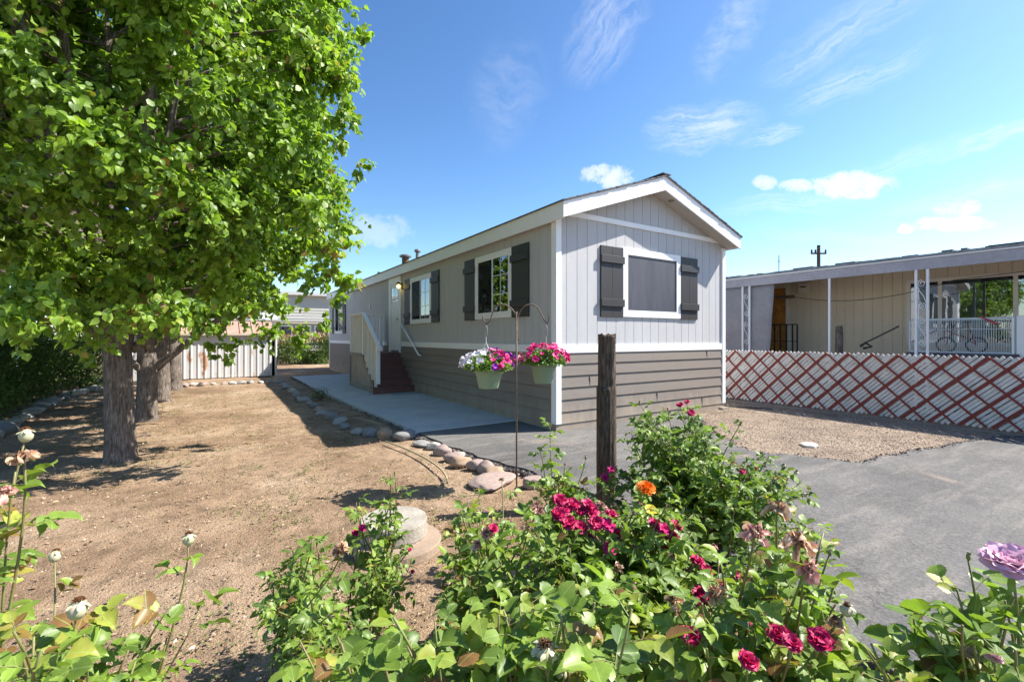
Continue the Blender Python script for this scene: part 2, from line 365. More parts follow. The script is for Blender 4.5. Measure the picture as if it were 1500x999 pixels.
# ------------------------------------------------------------------ leaves in bulk
LT_SIMPLE = (np.array([(0, 0, 0), (0, .5, 0), (0, 1, -.10), (-.30, .22, .05), (-.34, .58, .06), (.30, .22, .05), (.34, .58, .06)]),
             [(0, 5, 6, 1), (1, 6, 2), (0, 1, 4, 3), (1, 2, 4)])
LT_FINE = (np.array([(0, 0, 0), (0, .33, .0), (0, .68, -.03), (0, 1, -.14), (-.22, .12, .04), (-.33, .36, .08), (-.26, .68, .04), (.22, .12, .04), (.33, .36, .08), (.26, .68, .04)]),
           [(0, 7, 8, 1), (1, 8, 9, 2), (2, 9, 3), (0, 1, 5, 4), (1, 2, 6, 5), (2, 3, 6)])
def leaves(name, pos, axis, nrm, size, rnd, m, parent, tmpl=LT_SIMPLE, wid=1., **kw):
    pos = np.asarray(pos, float); N = len(pos); V, F = tmpl; V = V*np.array([wid, 1, 1]); nv = len(V)
    a = np.asarray(axis, float); a /= np.linalg.norm(a, axis=1)[:, None]+1e-9
    n = np.asarray(nrm, float); n = n-a*np.sum(a*n, 1)[:, None]; n /= np.linalg.norm(n, axis=1)[:, None]+1e-9
    b = np.cross(a, n); size = np.asarray(size, float)
    rv = np.random.default_rng(N); zs = rv.normal(1.5, 1.1, N); bend = rv.normal(.16, .16, N)
    Vl = np.repeat(V[None], N, 0); Vl[:, :, 2] = V[None, :, 2]*zs[:, None]-bend[:, None]*V[None, :, 1]**2; Vl[:, :, 0] *= rv.uniform(.85, 1.15, N)[:, None]
    co = pos[:, None, :]+size[:, None, None]*(Vl[:, :, 0, None]*b[:, None, :]+Vl[:, :, 1, None]*a[:, None, :]+Vl[:, :, 2, None]*n[:, None, :])
    fl = np.concatenate([np.array(f) for f in F]); ls = np.array([len(f) for f in F]); st = np.concatenate([[0], np.cumsum(ls)[:-1]])
    loops = (fl[None, :]+(np.arange(N)*nv)[:, None]).ravel(); starts = (st[None, :]+(np.arange(N)*len(fl))[:, None]).ravel()
    me = bpy.data.meshes.new(name); me.vertices.add(N*nv); me.vertices.foreach_set('co', co.ravel().astype(np.float32))
    me.loops.add(len(loops)); me.loops.foreach_set('vertex_index', loops.astype(np.int32))
    me.polygons.add(len(starts)); me.polygons.foreach_set('loop_start', starts.astype(np.int32))
    me.polygons.foreach_set('loop_total', np.tile(ls, N).astype(np.int32))
    me.polygons.foreach_set('use_smooth', np.ones(len(starts), bool))
    me.update(calc_edges=True)
    at = me.attributes.new('rnd', 'FLOAT', 'POINT'); at.data.foreach_set('value', np.repeat(np.asarray(rnd, np.float32), nv))
    lc = me.attributes.new('lc', 'FLOAT_VECTOR', 'POINT'); lc.data.foreach_set('vector', np.tile(V.ravel(), N).astype(np.float32))
    me.materials.append(m); o = bpy.data.objects.new(name, me); col.objects.link(o)
    if parent is not None: o.parent = parent; o.location = -root_loc(parent)
    return tag(o, **kw)
def unit(v): return v/(np.linalg.norm(v, axis=-1, keepdims=True)+1e-9)

# ================================================================== GROUND
def sheet(name, poly, z, m, th=None, **kw):
    mb = MB()
    if th: mb.prism(poly, z-th, z)
    else: mb.add([(x, y, z) for x, y in poly], [tuple(range(len(poly)))])
    return mb.build(name, m, **kw)
GM = ground_mat()
def build_ground():
    xs = list(np.arange(-8, 14, .25)); ys = list(np.arange(-3, 26, .25))
    xs = [-600, -150, -40, -16]+xs+[16, 40, 150, 600]; ys = [-600, -150, -30, -8]+ys+[30, 60, 200, 900]
    vs = []
    for y in ys:
        for x in xs:
            z = 0.
            if -8 < x < 13.8 and -3 < y < 25.5:
                z = .035*(mnoise.noise(Vector((x*.8, y*.8, 0)))) + .022*mnoise.noise(Vector((x*2.4, y*2.4, 5)))-.03
            vs.append((x, y, z-.004))
    n = len(xs)
    fs = [(j*n+i, j*n+i+1, (j+1)*n+i+1, (j+1)*n+i) for j in range(len(ys)-1) for i in range(n-1)]
    MB().add(vs, fs).build('ground', GM, smooth=True, kind='structure')
build_ground()
rd = random.Random(5)
def rough_edge(pts, amp=.03, step=.15, seed=1):
    r = random.Random(seed); out = []
    for a, b in zip(pts[:-1], pts[1:]):
        a = Vector(a); b = Vector(b); n = max(1, int((b-a).length/step)); t = (b-a).normalized(); q = Vector((-t.y, t.x))
        for i in range(n): out.append(tuple(a+(b-a)*i/n+q*r.uniform(-amp, amp)))
    out.append(tuple(pts[-1])); return out
left_edge = rough_edge([(2.52, 6.93), (2.54, 5.8), (2.64, 4.85), (2.80, 4.0), (2.95, 2.6), (2.6, 1.2), (1.8, -1), (1, -8)], .03)
grav_edge = rough_edge([(7.5, 5.52), (7.1, 5.05), (6.13, 4.05), (5.62, 3.27), (5.9, 2.75), (6.1, 2.25), (6.9, 2.2), (8.7, 1.88), (9.8, 1.62), (9.9, 1.55)], .05, .12, 3)
drive = left_edge + [(9.9, -8)] + grav_edge[::-1] + [(4.3, 5.54), (4.3, 6.93)]
ASPH = asphalt_mat()
sheet('driveway', drive, .03, ASPH, .06, kind='structure')
sheet('concrete_path', [(2.28, 18.4), (2.27, 13), (2.38, 9.8), (2.50, 6.93), (4.32, 6.93), (4.32, 18.6)], .04, CONC, .08, kind='structure')
MB().box(2.42, 4.32, 6.55, 6.93, .0, .045).box(2.4, 4.32, 9.52, 9.535, .0, .042).box(2.3, 4.32, 14.6, 14.62, 0, .042).build('path_joint', mat('pale_concrete', (.47, .47, .46), .85, var=.15, vscale=2), kind='structure')
# gravel bed
GRAV = gravel_mat()
gp = grav_edge + [(9.93, 9), (8.64, 9), (8.64, 5.52)]
sheet('gravel_bed', gp, .012, GRAV, kind='structure')

def in_poly(x, y, poly):
    c = False; j = len(poly)-1
    for i in range(len(poly)):
        xi, yi = poly[i]; xj, yj = poly[j]
        if (yi > y) != (yj > y) and x < (xj-xi)*(y-yi)/(yj-yi)+xi: c = not c
        j = i
    return c
def pebble_field(name, pts, smin, smax, m, label, cat, seed=0):
    r = random.Random(seed); mb = MB()
    base = [Vector(v).normalized() for v in ((1, 1, 1), (1, -1, -1), (-1, 1, -1), (-1, -1, 1), (1, 1, -1), (1, -1, 1), (-1, 1, 1), (-1, -1, -1))]
    octv = [Vector(v) for v in ((1, 0, 0), (-1, 0, 0), (0, 1, 0), (0, -1, 0), (0, 0, 1), (0, 0, -1))]
    of = [(0, 2, 4), (2, 1, 4), (1, 3, 4), (3, 0, 4), (2, 0, 5), (1, 2, 5), (3, 1, 5), (0, 3, 5)]
    for x, y, z in pts:
        s = smin+(smax-smin)*r.random()**2.5; a = r.random()*6.3; sx = s*r.uniform(.7, 1.3); sy = s*r.uniform(.6, 1); sz = s*r.uniform(.4, .7)
        vs = []
        for v in octv:
            q = Vector((v.x*sx*r.uniform(.8, 1.2), v.y*sy*r.uniform(.8, 1.2), v.z*sz)); q.rotate(Matrix.Rotation(a, 3, 'Z')); q.rotate(Matrix.Rotation(r.uniform(-.4, .4), 3, 'X'))
            vs.append((x+q.x, y+q.y, z+q.z+sz*.4))
        mb.add(vs, of)
    return mb.build(name, m, kind='stuff', label=label, cat=cat)
def random_stone_mat(name, ramp):
    m = bpy.data.materials.new(name); m.use_nodes = True; T = NT(m.node_tree)
    g = T.n('ShaderNodeNewGeometry').outputs['Random Per Island']
    c = T.ramp(g, ramp); p = T.n('ShaderNodeBsdfPrincipled', {'Base Color': c, 'Roughness': .9, 'Specular IOR Level': .2})
    T.n('ShaderNodeOutputMaterial', {0: p.outputs[0]}); return m
PEB = random_stone_mat('mixed_pebbles', [(0, (.15, .11, .08)), (.4, (.29, .22, .16)), (.8, (.40, .31, .24)), (1, (.58, .50, .42))])
CRUMB = random_stone_mat('asphalt_crumbs', [(0, (.05, .045, .045)), (.6, (.12, .105, .10)), (1, (.24, .2, .17))])
CLOD = random_stone_mat('dirt_clods', [(0, (.18, .12, .075)), (.5, (.32, .22, .145)), (1, (.52, .41, .30))])
pts = []
while len(pts) < 22000:
    x = rd.uniform(5.3, 9.93); y = rd.uniform(1.5, 9)
    if in_poly(x, y, gp) and not (x < 8.64 and y > 5.5): pts.append((x, y, .012))
pebble_field('gravel', pts, .004, .014, PEB, 'fine tan gravel spread between the house end and the lattice fence', 'gravel', 2)
pts = []
for e, n, w in ((left_edge[:30], 2200, .05), (grav_edge, 1500, .06)):
    for _ in range(n):
        i = rd.randrange(len(e)-1); t = rd.random(); x = e[i][0]*(1-t)+e[i+1][0]*t; y = e[i][1]*(1-t)+e[i+1][1]*t
        pts.append((x-abs(rd.gauss(0, w)) if e is not grav_edge else x+rd.gauss(0, w), y+rd.gauss(0, .03), .0 if e is not grav_edge else .02))
for _ in range(2200):
    y = rd.uniform(6.9, 18.4); pts.append((2.52-(y-6.93)*.022-abs(rd.gauss(0, .05)), y, -.005))
pebble_field('asphalt_crumbs', pts, .006, .028, CRUMB, 'dark loose asphalt crumbs along the driveway and path edge', 'rubble', 3)
pts = []
while len(pts) < 15000:
    y = 1.6+14*rd.random()**1.6; x = rd.uniform(-4, 2.5)
    if mnoise.noise(Vector((x*.9, y*.9, 3)))+rd.uniform(-.5, .5) > -.15: pts.append((x, y, -.022))
pebble_field('dirt_clods', pts, .003, .016, CLOD, 'small clods and pebbles scattered over the bare dirt yard', 'dirt', 4)
# weeds and dead leaves on the dirt
def ground_litter():
    r = np.random.default_rng(8); P0 = []; A = []; Nn = []; S = []; Q = []
    for k in range(900):
        y = 1.7+13*r.random()**1.5; x = r.uniform(-3.5, 2.2)
        if mnoise.noise(Vector((x*.6, y*.6, 9))) < -.12: continue
        n = r.integers(5, 22); sp = r.uniform(.02, .09)
        for _ in range(n):
            dx, dy = r.normal(0, sp, 2); an = r.uniform(0, 6.28); up = r.uniform(.25, 1.)
            P0.append((x+dx*1.8, y+dy, -.022)); A.append((math.cos(an), math.sin(an), up)); Nn.append((-math.cos(an), -math.sin(an), 1)); S.append(r.uniform(.012, .038)); Q.append(r.random())
    leaves('ground_weeds', P0, A, Nn, S, Q, leaf_mat('weed_blades', (.06, .085, .025), (.13, .15, .04), (.3, .24, .1), .2, .6), None, wid=.55, kind='stuff', label='low sparse weeds growing in the bare dirt yard', cat='weeds')
    P0 = []; A = []; Nn = []; S = []; Q = []
    for k in range(12000):
        y = 1.7+14*r.random()**1.3; x = r.uniform(-4, 2.3); an = r.uniform(0, 6.28)
        P0.append((x, y, -.016)); A.append((math.cos(an), math.sin(an), r.normal(0, .15))); Nn.append((r.normal(0, .3), r.normal(0, .3), 1)); S.append(r.uniform(.008, .03)); Q.append(r.random())
    for k in range(900):
        x = -1.2+r.normal(0, 1.3); y = r.uniform(5, 17); an = r.uniform(0, 6.28)
        if x > 1.6: continue
        P0.append((x, y, -.01)); A.append((math.cos(an), math.sin(an), r.normal(0, .2))); Nn.append((r.normal(0, .4), r.normal(0, .4), 1)); S.append(r.uniform(.03, .06)); Q.append(r.random())
    leaves('leaf_litter', P0, A, Nn, S, Q, leaf_mat('dry_litter', (.12, .08, .045), (.30, .21, .12), (.5, .4, .26), .05, .8), None, wid=.45, kind='stuff', label='dry straw and leaf bits littering the dirt', cat='leaf litter')
ground_litter()

# ================================================================== MOBILE HOME
X0, X1, Y0, Y1 = 4.337, 8.62, 5.523, 22.4
RX = (X0+X1)/2; ZB, ZT = 1.21, 1.335; EZ = 3.20; SL = .347
home = empty('mobile_home', (X0, Y0, 0), 'grey single-wide mobile home with white trim, brown skirting and dark shutters', 'mobile home')
def roof_z(x, base=3.46): return base + SL*(min(x-4.25, 8.71-x))
def grooved(name, along, a0, a1, z0, ztop, fixed, sign, pitch=.2125, phase=0., m=SIDING, gw=.009, gd=.008):
    # vertical T1-11 boards: the profile runs along one axis and is pushed up; sign = outward direction
    mb = MB(); prof = []
    a = a0; k = a0+((phase-a0) % pitch)
    prof.append((a0, 0))
    while k < a1-.02:
        if k > a0+.02: prof += [(k, 0), (k+.0008, -gd), (k+gw-.0008, -gd), (k+gw, 0)]
        k += pitch
    prof.append((a1, 0))
    vs = []
    for t, d in prof:
        for z in (z0, ztop(t)):
            vs.append((fixed+sign*d, t, z) if along == 'y' else (t, fixed+sign*d, z))
    fs = []
    for i in range(len(prof)-1):
        q = (2*i, 2*i+2, 2*i+3, 2*i+1)
        fs.append(q)
    mb.add(vs, fs); return mb
grooved('side', 'y', Y0, Y1, ZT-.01, lambda t: 3.42, X0, -1).build('side_wall', SIDING, home)
g = grooved('gable', 'x', X0, X1, ZT-.01, lambda x: roof_z(x)-.16, Y0, -1, phase=5.169)
g.build('gable_wall', SIDING, home)
# hidden sides and back
MB().box(X1-.01, X1, Y0+.005, Y1, 0, 3.4).box(X0+.01, X1-.02, Y1-.01, Y1, 0, 3.4).build('rear_wall', SIDING, home)
# lap skirting
def lap(mb, face, z0, z1, n, a0, a1):
    h = (z1-z0)/n
    for i in range(n):
        b = z0+i*h+.009; t = z0+(i+1)*h
        o = .024; q = .008
        if face == 'x': mb.add([(X0-o, a0, b), (X0-o, a1, b), (X0-q, a1, t), (X0-q, a0, t), (X0, a0, b), (X0, a1, b), (X0, a1, t), (X0, a0, t)], [(1, 0, 3, 2), (0, 1, 5, 4), (3, 7, 6, 2)])
        else: mb.add([(a0, Y0-o, b), (a1, Y0-o, b), (a1, Y0-q, t), (a0, Y0-q, t), (a0, Y0, b), (a1, Y0, b), (a1, Y0, t), (a0, Y0, t)], [(0, 1, 2, 3), (1, 0, 4, 5), (3, 2, 6, 7)])
    if face == 'x': mb.box(X0, X0+.01, a0, a1, 0, z1)
    else: mb.box(a0, a1, Y0, Y0+.01, 0, z1)
mb = MB(); lap(mb, 'x', .12, ZB+.01, 6, Y0, Y1); lap(mb, 'y', .12, ZB+.01, 6, X0+.01, X1)
mb.box(X0-.012, X0+.02, Y0-.012, Y1, -.03, .125).box(X0+.02, X1, Y0-.012, Y0+.02, -.03, .125)
for x, i in ((5.0, 3), (7.9, 0), (8.05, 5), (6.6, 1)): mb.box(x, x+.005, Y0-.0265, Y0-.004, .131+i*.183, .12+i*.183+.17)
mb.build('skirting', SKIRT, home)
MB().box(8.45, 8.68, Y0-.10, Y0+.1, -.02, .05).build('footing_pad', mat('dusty_footing', (.3, .25, .2), .9, var=.2), home)
# trims
mb = MB()
mb.box(X0-.026, X0, Y0+.09, 12.5, ZB, ZT).box(X0-.026, X0, 13.8, Y1, ZB, ZT)
mb.box(X0+.075, X1-.08, Y0-.026, Y0, ZB, ZT)
mb.build('belt_trim', TRIM, home, bevel=.004)
MB().box(X0-.03, X0+.075, Y0-.032, Y0, .13, 3.30).box(X0-.032, X0, Y0+.001, Y0+.09, .13, 3.30).build('corner_trim', TRIM, home, bevel=.004)
MB().box(X1-.075, X1+.03, Y0-.031, Y0, .13, 3.25).build('corner_trim', TRIM, home, bevel=.004)
MB().box(X0-.028, X0, Y1-.09, Y1+.02, .1, 3.25).build('corner_trim', TRIM, home)
MB().box(X0+.078, X1-.08, Y0-.028, Y0, 3.33, 3.415).build('gable_trim', TRIM, home, bevel=.004)
# roof
YR = 5.22; YE = Y1+.15; XL, XR = 4.25, 8.71
mb = MB()
zt = lambda x: roof_z(x)
mb.box(XL-.02, XL+.012, YR+.026, YE, EZ, 3.445)
mb.build('fascia', TRIM, home, bevel=.003)
MB().box(XR-.012, XR+.02, YR+.026, YE, 3.22, 3.445).build('fascia', TRIM, home)
# rake boards, real thickness
def rake(xa, xb):
    za = roof_z(xa, 3.445); zb = roof_z(xb, 3.445); h = .235
    return MB().extr([(xa, YR, za-h), (xb, YR, zb-h), (xb, YR, zb), (xa, YR, za)], (0, .026, 0))
rake(XL-.02, RX-.002).build('rake_board', TRIM, home, bevel=.003)
rake(XR+.02, RX+.002).build('rake_board', TRIM, home, bevel=.003)
def soffit(xa, xb):
    za = roof_z(xa, 3.445)-.215; zb = roof_z(xb, 3.445)-.215
    return MB().extr([(xa, YR+.027, za), (xb, YR+.027, zb), (xb, YR+.027, zb+.02), (xa, YR+.027, za+.02)], (0, Y0-YR-.03, 0))
soffit(XL+.015, RX-.001).build('soffit', SOFFIT, home); soffit(XR-.015, RX+.001).build('soffit', SOFFIT, home)
MB().box(XL+.013, X0, Y0, YE, EZ+.012, EZ+.03).box(X1, XR-.013, Y0, YE, EZ+.03, EZ+.05).build('eave_soffit', SOFFIT, home)
# shingles: overlapping courses
mb = MB(); n = 17; rr = random.Random(3)
for side in (-1, 1):
    xe = XL-.045 if side < 0 else XR+.045
    for i in range(n):
        xa = xe+(RX-xe)*i/n; xb = xe+(RX-xe)*(i+1.35)/n
        if i == n-1: xb = RX
        za = roof_z(xa, 3.452)+.016; zb = roof_z(xb, 3.452)+.004
        y0 = YR-.03+rr.uniform(-.006, .006)
        mb.extr([(xa, y0, za-.012), (xb, y0, zb-.012), (xb, y0, zb+.006), (xa, y0, za+.006)], (0, YE-YR+.06, 0))
mb.bar((RX, YR-.035, roof_z(RX, 3.46)+.02), (RX, YE+.03, roof_z(RX, 3.46)+.02), .2, .02)
mb.build('roof', SHINGLE, home)
MB().extr([(XL-.045, YR-.02, 3.425), (RX, YR-.02, roof_z(RX, 3.44)+.004), (RX, YR-.02, roof_z(RX, 3.44)+.015), (XL-.045, YR-.02, 3.44)], (0, .03, 0)).extr([(RX, YR-.02, roof_z(RX, 3.44)+.004), (XR+.045, YR-.02, 3.425), (XR+.045, YR-.02, 3.44), (RX, YR-.02, roof_z(RX, 3.44)+.015)], (0, .03, 0)).build('drip_edge', mat('drip_edge_grey', (.2, .2, .21), .5), home)
# soffit light
lz = roof_z(6.8, 3.445)-.215
MB().lathe([(.055, -.012), (.06, -.004), (.06, 0), (.02, 0)], (6.82, 5.37, lz-.004), 20).build('soffit_light', mat('bronze_ring', (.25, .2, .15), .5), home, smooth=False)

def window(face, a0, a1, z0, z1, sash, grid_cols=2, grid_rows=3, screen='left', blind=None, fw=.09):
    """face 'x': on the long wall (a = Y), face 'y': on the gable (a = X). Casing is the part; sash, panes and so on its sub-parts."""
    def B(mb, a, b, c, d, o0, o1):
        if face == 'x': mb.box(X0-o1, X0-o0, a, b, c, d)
        else: mb.box(a, b, Y0-o1, Y0-o0, c, d)
        return mb
    w = MB(); B(w, a0, a0+fw, z0, z1, 0, .03); B(w, a1-fw, a1, z0, z1, 0, .03); B(w, a0+fw, a1-fw, z1-fw, z1, 0, .03); B(w, a0+fw, a1-fw, z0, z0+fw, 0, .03)
    win = w.build('window', TRIM, home, bevel=.003)
    i0, i1, j0, j1 = a0+fw, a1-fw, z0+fw, z1-fw
    if sash == 'screen':
        B(MB(), i0, i1, j0, j1, .001, .016).build('sun_screen', SCREEN, win)
        e = MB(); t = .022
        B(e, i0, i1, j1-t, j1, .0165, .024); B(e, i0, i1, j0, j0+t, .0165, .024); B(e, i0, i0+t, j0+t, j1-t, .0165, .024); B(e, i1-t, i1, j0+t, j1-t, .0165, .024)
        e.build('screen_frame', mat('screen_frame_dark', (.06, .06, .075), .6), win)
        return win
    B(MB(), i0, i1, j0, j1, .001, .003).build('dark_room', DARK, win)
    if blind: B(MB(), i0+(i1-i0)*blind[0], i0+(i1-i0)*blind[1], j0, j0+(j1-j0)*blind[2], .004, .006).build('blind', BLIND, win)
    mid = (i0+i1)/2
    B(MB(), i0, i1, j0, j1, .010, .013).build('pane', GLASS, win)
    t = .025; f = MB()
    B(f, i0, i0+t, j0, j1, .0135, .024); B(f, i1-t, i1, j0, j1, .0135, .024); B(f, i0+t, i1-t, j0, j0+t, .0135, .024); B(f, i0+t, i1-t, j1-t, j1, .0135, .024); B(f, mid-t/2, mid+t/2, j0+t, j1-t, .0135, .026)
    f.build('sash', TRIM, win)
    # grid on the nearer half (smaller Y) and a fly screen on the farther half
    gb = MB(); h0, h1 = i0+t, mid-t/2; zz0 = j0+t+(j1-j0-2*t)*(blind[2] if blind else 0)*0
    for c in range(1, grid_cols): B(gb, h0+(h1-h0)*c/grid_cols-.006, h0+(h1-h0)*c/grid_cols+.006, j0+t, j1-t, .0135, .0185)
    for r in range(1, grid_rows): B(gb, h0, h1, j0+(j1-j0)*r/grid_rows-.006, j0+(j1-j0)*r/grid_rows+.006, .0135, .018)
    h2, h3 = mid+t/2, i1-t
    gb.build('muntins', TRIM, win)
    B(MB(), h2, h3, j0+t, j1-t, .0136, .0142).build('fly_screen', MATS.get('flyscreen_t') or flyscreen_mat(), win)
    return win
def flyscreen_mat():
    m = bpy.data.materials.new('fly_screen_mesh'); m.use_nodes = True; T = NT(m.node_tree)
    a = T.n('ShaderNodeBsdfDiffuse', {'Color': (.03, .03, .03, 1)}); b = T.n('ShaderNodeBsdfTransparent')
    mx = T.n('ShaderNodeMixShader', {0: .45, 1: a.outputs[0], 2: b.outputs[0]}); T.n('ShaderNodeOutputMaterial', {0: mx.outputs[0]})
    MATS['flyscreen_t'] = m; return m
def shutter(face, a0, a1, z0, z1):
    def B(mb, a, b, c, d, o0, o1):
        if face == 'x': mb.box(X0-o1, X0-o0, a, b, c, d)
        else: mb.box(a, b, Y0-o1, Y0-o0, c, d)
        return mb
    n = 2; s = MB(); w = (a1-a0)/n
    for i in range(n): B(s, a0+i*w+(.002 if i else 0), a0+(i+1)*w, z0, z1, 0, .03)
    sh = s.build('shutter', SHUT, home, bevel=.002)
    for zz in (z1-.275, z0+.175): B(MB(), a0-.012, a1+.012, zz, zz+.12, .0305, .06).build('batten', SHUT, sh, bevel=.002)
window('y', 5.74, 7.24, 1.80, 2.97, 'screen', fw=.115)
shutter('y', 5.235, 5.735, 1.79, 2.955); shutter('y', 7.245, 7.745, 1.79, 2.955)
window('x', 6.76, 8.11, 1.81, 3.03, 'slide'); shutter('x', 6.235, 6.755, 1.80, 3.03); shutter('x', 8.115, 8.57, 1.80, 3.03)
window('x', 10.35, 11.79, 1.81, 3.02, 'slide', blind=(0, .5, .42)); shutter('x', 9.90, 10.345, 1.81, 3.03); shutter('x', 11.795, 12.23, 1.81, 3.03)
window('x', 19.75, 21.25, 1.62, 3.0, 'slide'); shutter('x', 19.2, 19.74, 1.62, 3.0); shutter('x', 21.26, 21.8, 1.62, 3.0)
# door
dr = MB().box(X0-.02, X0, 12.68, 13.40, 1.06, 3.0).build('door', TRIM, home, bevel=.003)
e = MB()
for y0_, y1_ in ((12.74, 12.9), (12.93, 13.12), (13.15, 13.34)): e.box(X0-.026, X0-.0205, y0_, y1_, 1.2, 2.35)
e.build('door_panel', TRIM, dr, bevel=.002)
MB().box(X0-.026, X0-.0205, 12.80, 13.28, 2.5, 2.88).build('door_window', GLASS, dr)
MB().box(X0-.0204, X0-.0203, 12.80, 13.28, 2.5, 2.88).build('door_window_backing', DARK, dr)
e = MB()
for y in (12.955, 13.115): e.box(X0-.031, X0-.0262, y, y+.015, 2.5, 2.88)
e.build('door_muntins', TRIM, dr)
MB().ball((X0-.06, 12.75, 1.98), .025).tube([(X0-.02, 12.75, 1.98), (X0-.06, 12.75, 1.98)], .01).build('door_knob', GALV, dr, smooth=True)
MB().box(X0-.035, X0, 13.40, 13.60, 1.03, 3.2).box(X0-.033, X0, 12.55, 12.68, 1.03, 3.2).box(X0-.034, X0, 12.68, 13.40, 3.0, 3.198).build('door_casing', TRIM, home, bevel=.003)
# lamp
lamp = MB().box(X0-.03, X0, 12.40, 12.5, 2.80, 2.98).bar((X0-.02, 12.45, 2.94), (X0-.12, 12.45, 2.97), .02, .02).lathe([(.015, .07), (.055, .03), (.062, 0), (.05, -.005)], (X0-.12, 12.45, 2.93), 16).build('porch_light', BLACKM, home)
MB().ball((X0-.12, 12.45, 2.875), .045, 12, 8, (1, 1, 1.2)).build('lit_bulb', mat('warm_bulb', (.9, .7, .2), .4, emit=((1., .72, .12), 4.5)), lamp, smooth=True)
# vents on the wall
vt = MB().box(X0-.02, X0, 17.87, 18.73, 2.93, 3.16).build('wall_vent', TRIM, home)
e = MB()
for i in range(5): e.box(X0-.026, X0-.0205, 17.92, 18.68, 2.955+i*.038, 2.972+i*.038)
e.build('vent_louvre', SHUT, vt)
MB().box(X0-.018, X0, 15.62, 15.78, 2.42, 2.58).build('outlet_cover', GALV, home, bevel=.004)
# roof pipes
def pipe(x, y, h, r, m, cap=True, capm=None):
    z = roof_z(x, 3.45)
    o = MB().lathe([(r*1.5, -.03), (r*1.4, .02), (r, .05), (r, h)], (x, y, z), 16).build('roof_vent', m, home)
    if cap: MB().lathe([(r*1.05, 0), (r*1.7, .02), (r*1.75, .07), (r*1.2, .1)], (x, y, z+h+.001), 16).build('vent_cap', capm or GALV, o)
pipe(5.25, 14.8, .31, .115, mat('rusty_flue', (.25, .14, .07), .7, var=.3, vscale=8), True)
pipe(5.35, 13.95, .33, .06, GALV); pipe(5.1, 17.25, .17, .07, GALV, False); pipe(4.9, 19.8, .28, .035, BLACKM, False)

# ================================================================== ENTRY STAIRS
ST = empty('entry_stairs', (3.8, 12.8, .04), 'dark red-brown wooden entry stairs with white railing leading up to the front door', 'stairs')
nr = 6; run = .235; H = 1.03-.04; xa, xb = 3.36, X0-.03
for i in range(nr):
    y = 11.44+i*run; z1 = .04+H*(i+1)/nr
    xl = 3.24 if i == 0 else (3.30 if i == 1 else xa)
    yb = y+run+.02 if i < nr-1 else 14.1
    w = MB().box(xl, xb, y+.02, y+.04, z1-H/nr+.001, z1-.032).box(xl-.005, xb, y, yb, z1-.03, z1)
    w.build('step', STEPRED, ST, bevel=.003)
e = MB()                                                     # side panel following the steps
poly = [(3.32, 11.5, .04), (3.32, 14.1, .04), (3.32, 14.1, .99)]
for i in range(nr-1, -1, -1):
    y = 11.5+i*run; z = .04+H*(i+1)/nr-.05
    poly += [(3.32, y+(.26 if i < nr-1 else .02), z)] if False else [(3.32, y+.015, z)]
    if i > 0: poly += [(3.32, y+.015, .04+H*i/nr-.05)]
e.extr(poly, (.02, 0, 0)).build('side_panel', PLYPANEL, ST)
MB().box(3.295, 3.318, 11.5, 14.08, .041, .16).box(3.295, 3.318, 12.75, 14.1, .92, 1.02).box(3.29, 3.32, 14.06, 14.12, .04, .95).build('panel_trim', mat('grey_weathered_trim', (.33, .29, .25), .8, var=.3, vscale=4), ST)
rail = MB().bar((3.33, 14.1, 2.11), (3.33, 12.66, 2.11), .085, .045).bar((3.33, 12.66, 2.108), (3.33, 11.13, 1.14), .085, .05).build('railing', TRIM, ST, bevel=.004)
for y, z0, z1, w in ((14.06, .98, 2.09, .07), (12.66, .99, 2.09, .08), (11.36, .30, 1.26, .085)): MB().box(3.33-w/2, 3.33+w/2, y-w/2, y+w/2, z0, z1).build('post', TRIM, rail, bevel=.004)
for k in range(10):
    y = 12.78+k*.125; MB().box(3.315, 3.345, y, y+.07, 1.0, 2.088).build('picket', mat('cream_picket', (.76, .74, .70), .6, var=.1), rail)
for k in range(9):
    y = 11.48+k*.128; z = 1.14+(y+.04-11.13)*.968/1.53; zb = .04+H*(min(5, int((y-11.44)/run))+1)/nr-.10
    MB().box(3.32, 3.345, y, y+.07, zb, z-.02).build('picket', MATS['cream_picket'], rail)
r2 = MB().bar((3.36, 14.08, 2.11), (4.26, 14.08, 2.11), .085, .045, up=(0, 0, 1)).box(3.4, 4.25, 14.06, 14.10, 1.12, 1.17).build('railing', TRIM, ST)
MB().box(4.18, 4.26, 14.04, 14.12, 1.03, 2.085).build('post', TRIM, r2)
for k in range(6): MB().box(3.47+k*.125, 3.52+k*.125, 14.065, 14.095, 1.17, 2.085).build('picket', TRIM, r2)
MB().tube([(X0-.04, 12.42, 1.86), (X0-.10, 12.36, 1.86), (X0-.10, 10.98, 1.02), (X0-.04, 10.96, 1.0)], .022, 10).build('wall_handrail', METAL_W, ST, smooth=True)
MB().box(3.65, 4.3, 11.0, 11.36, .042, .055).build('doormat', mat('grey_mat', (.3, .3, .31), .95), None, label='thin grey slab lying on the path at the foot of the stairs', cat='mat')

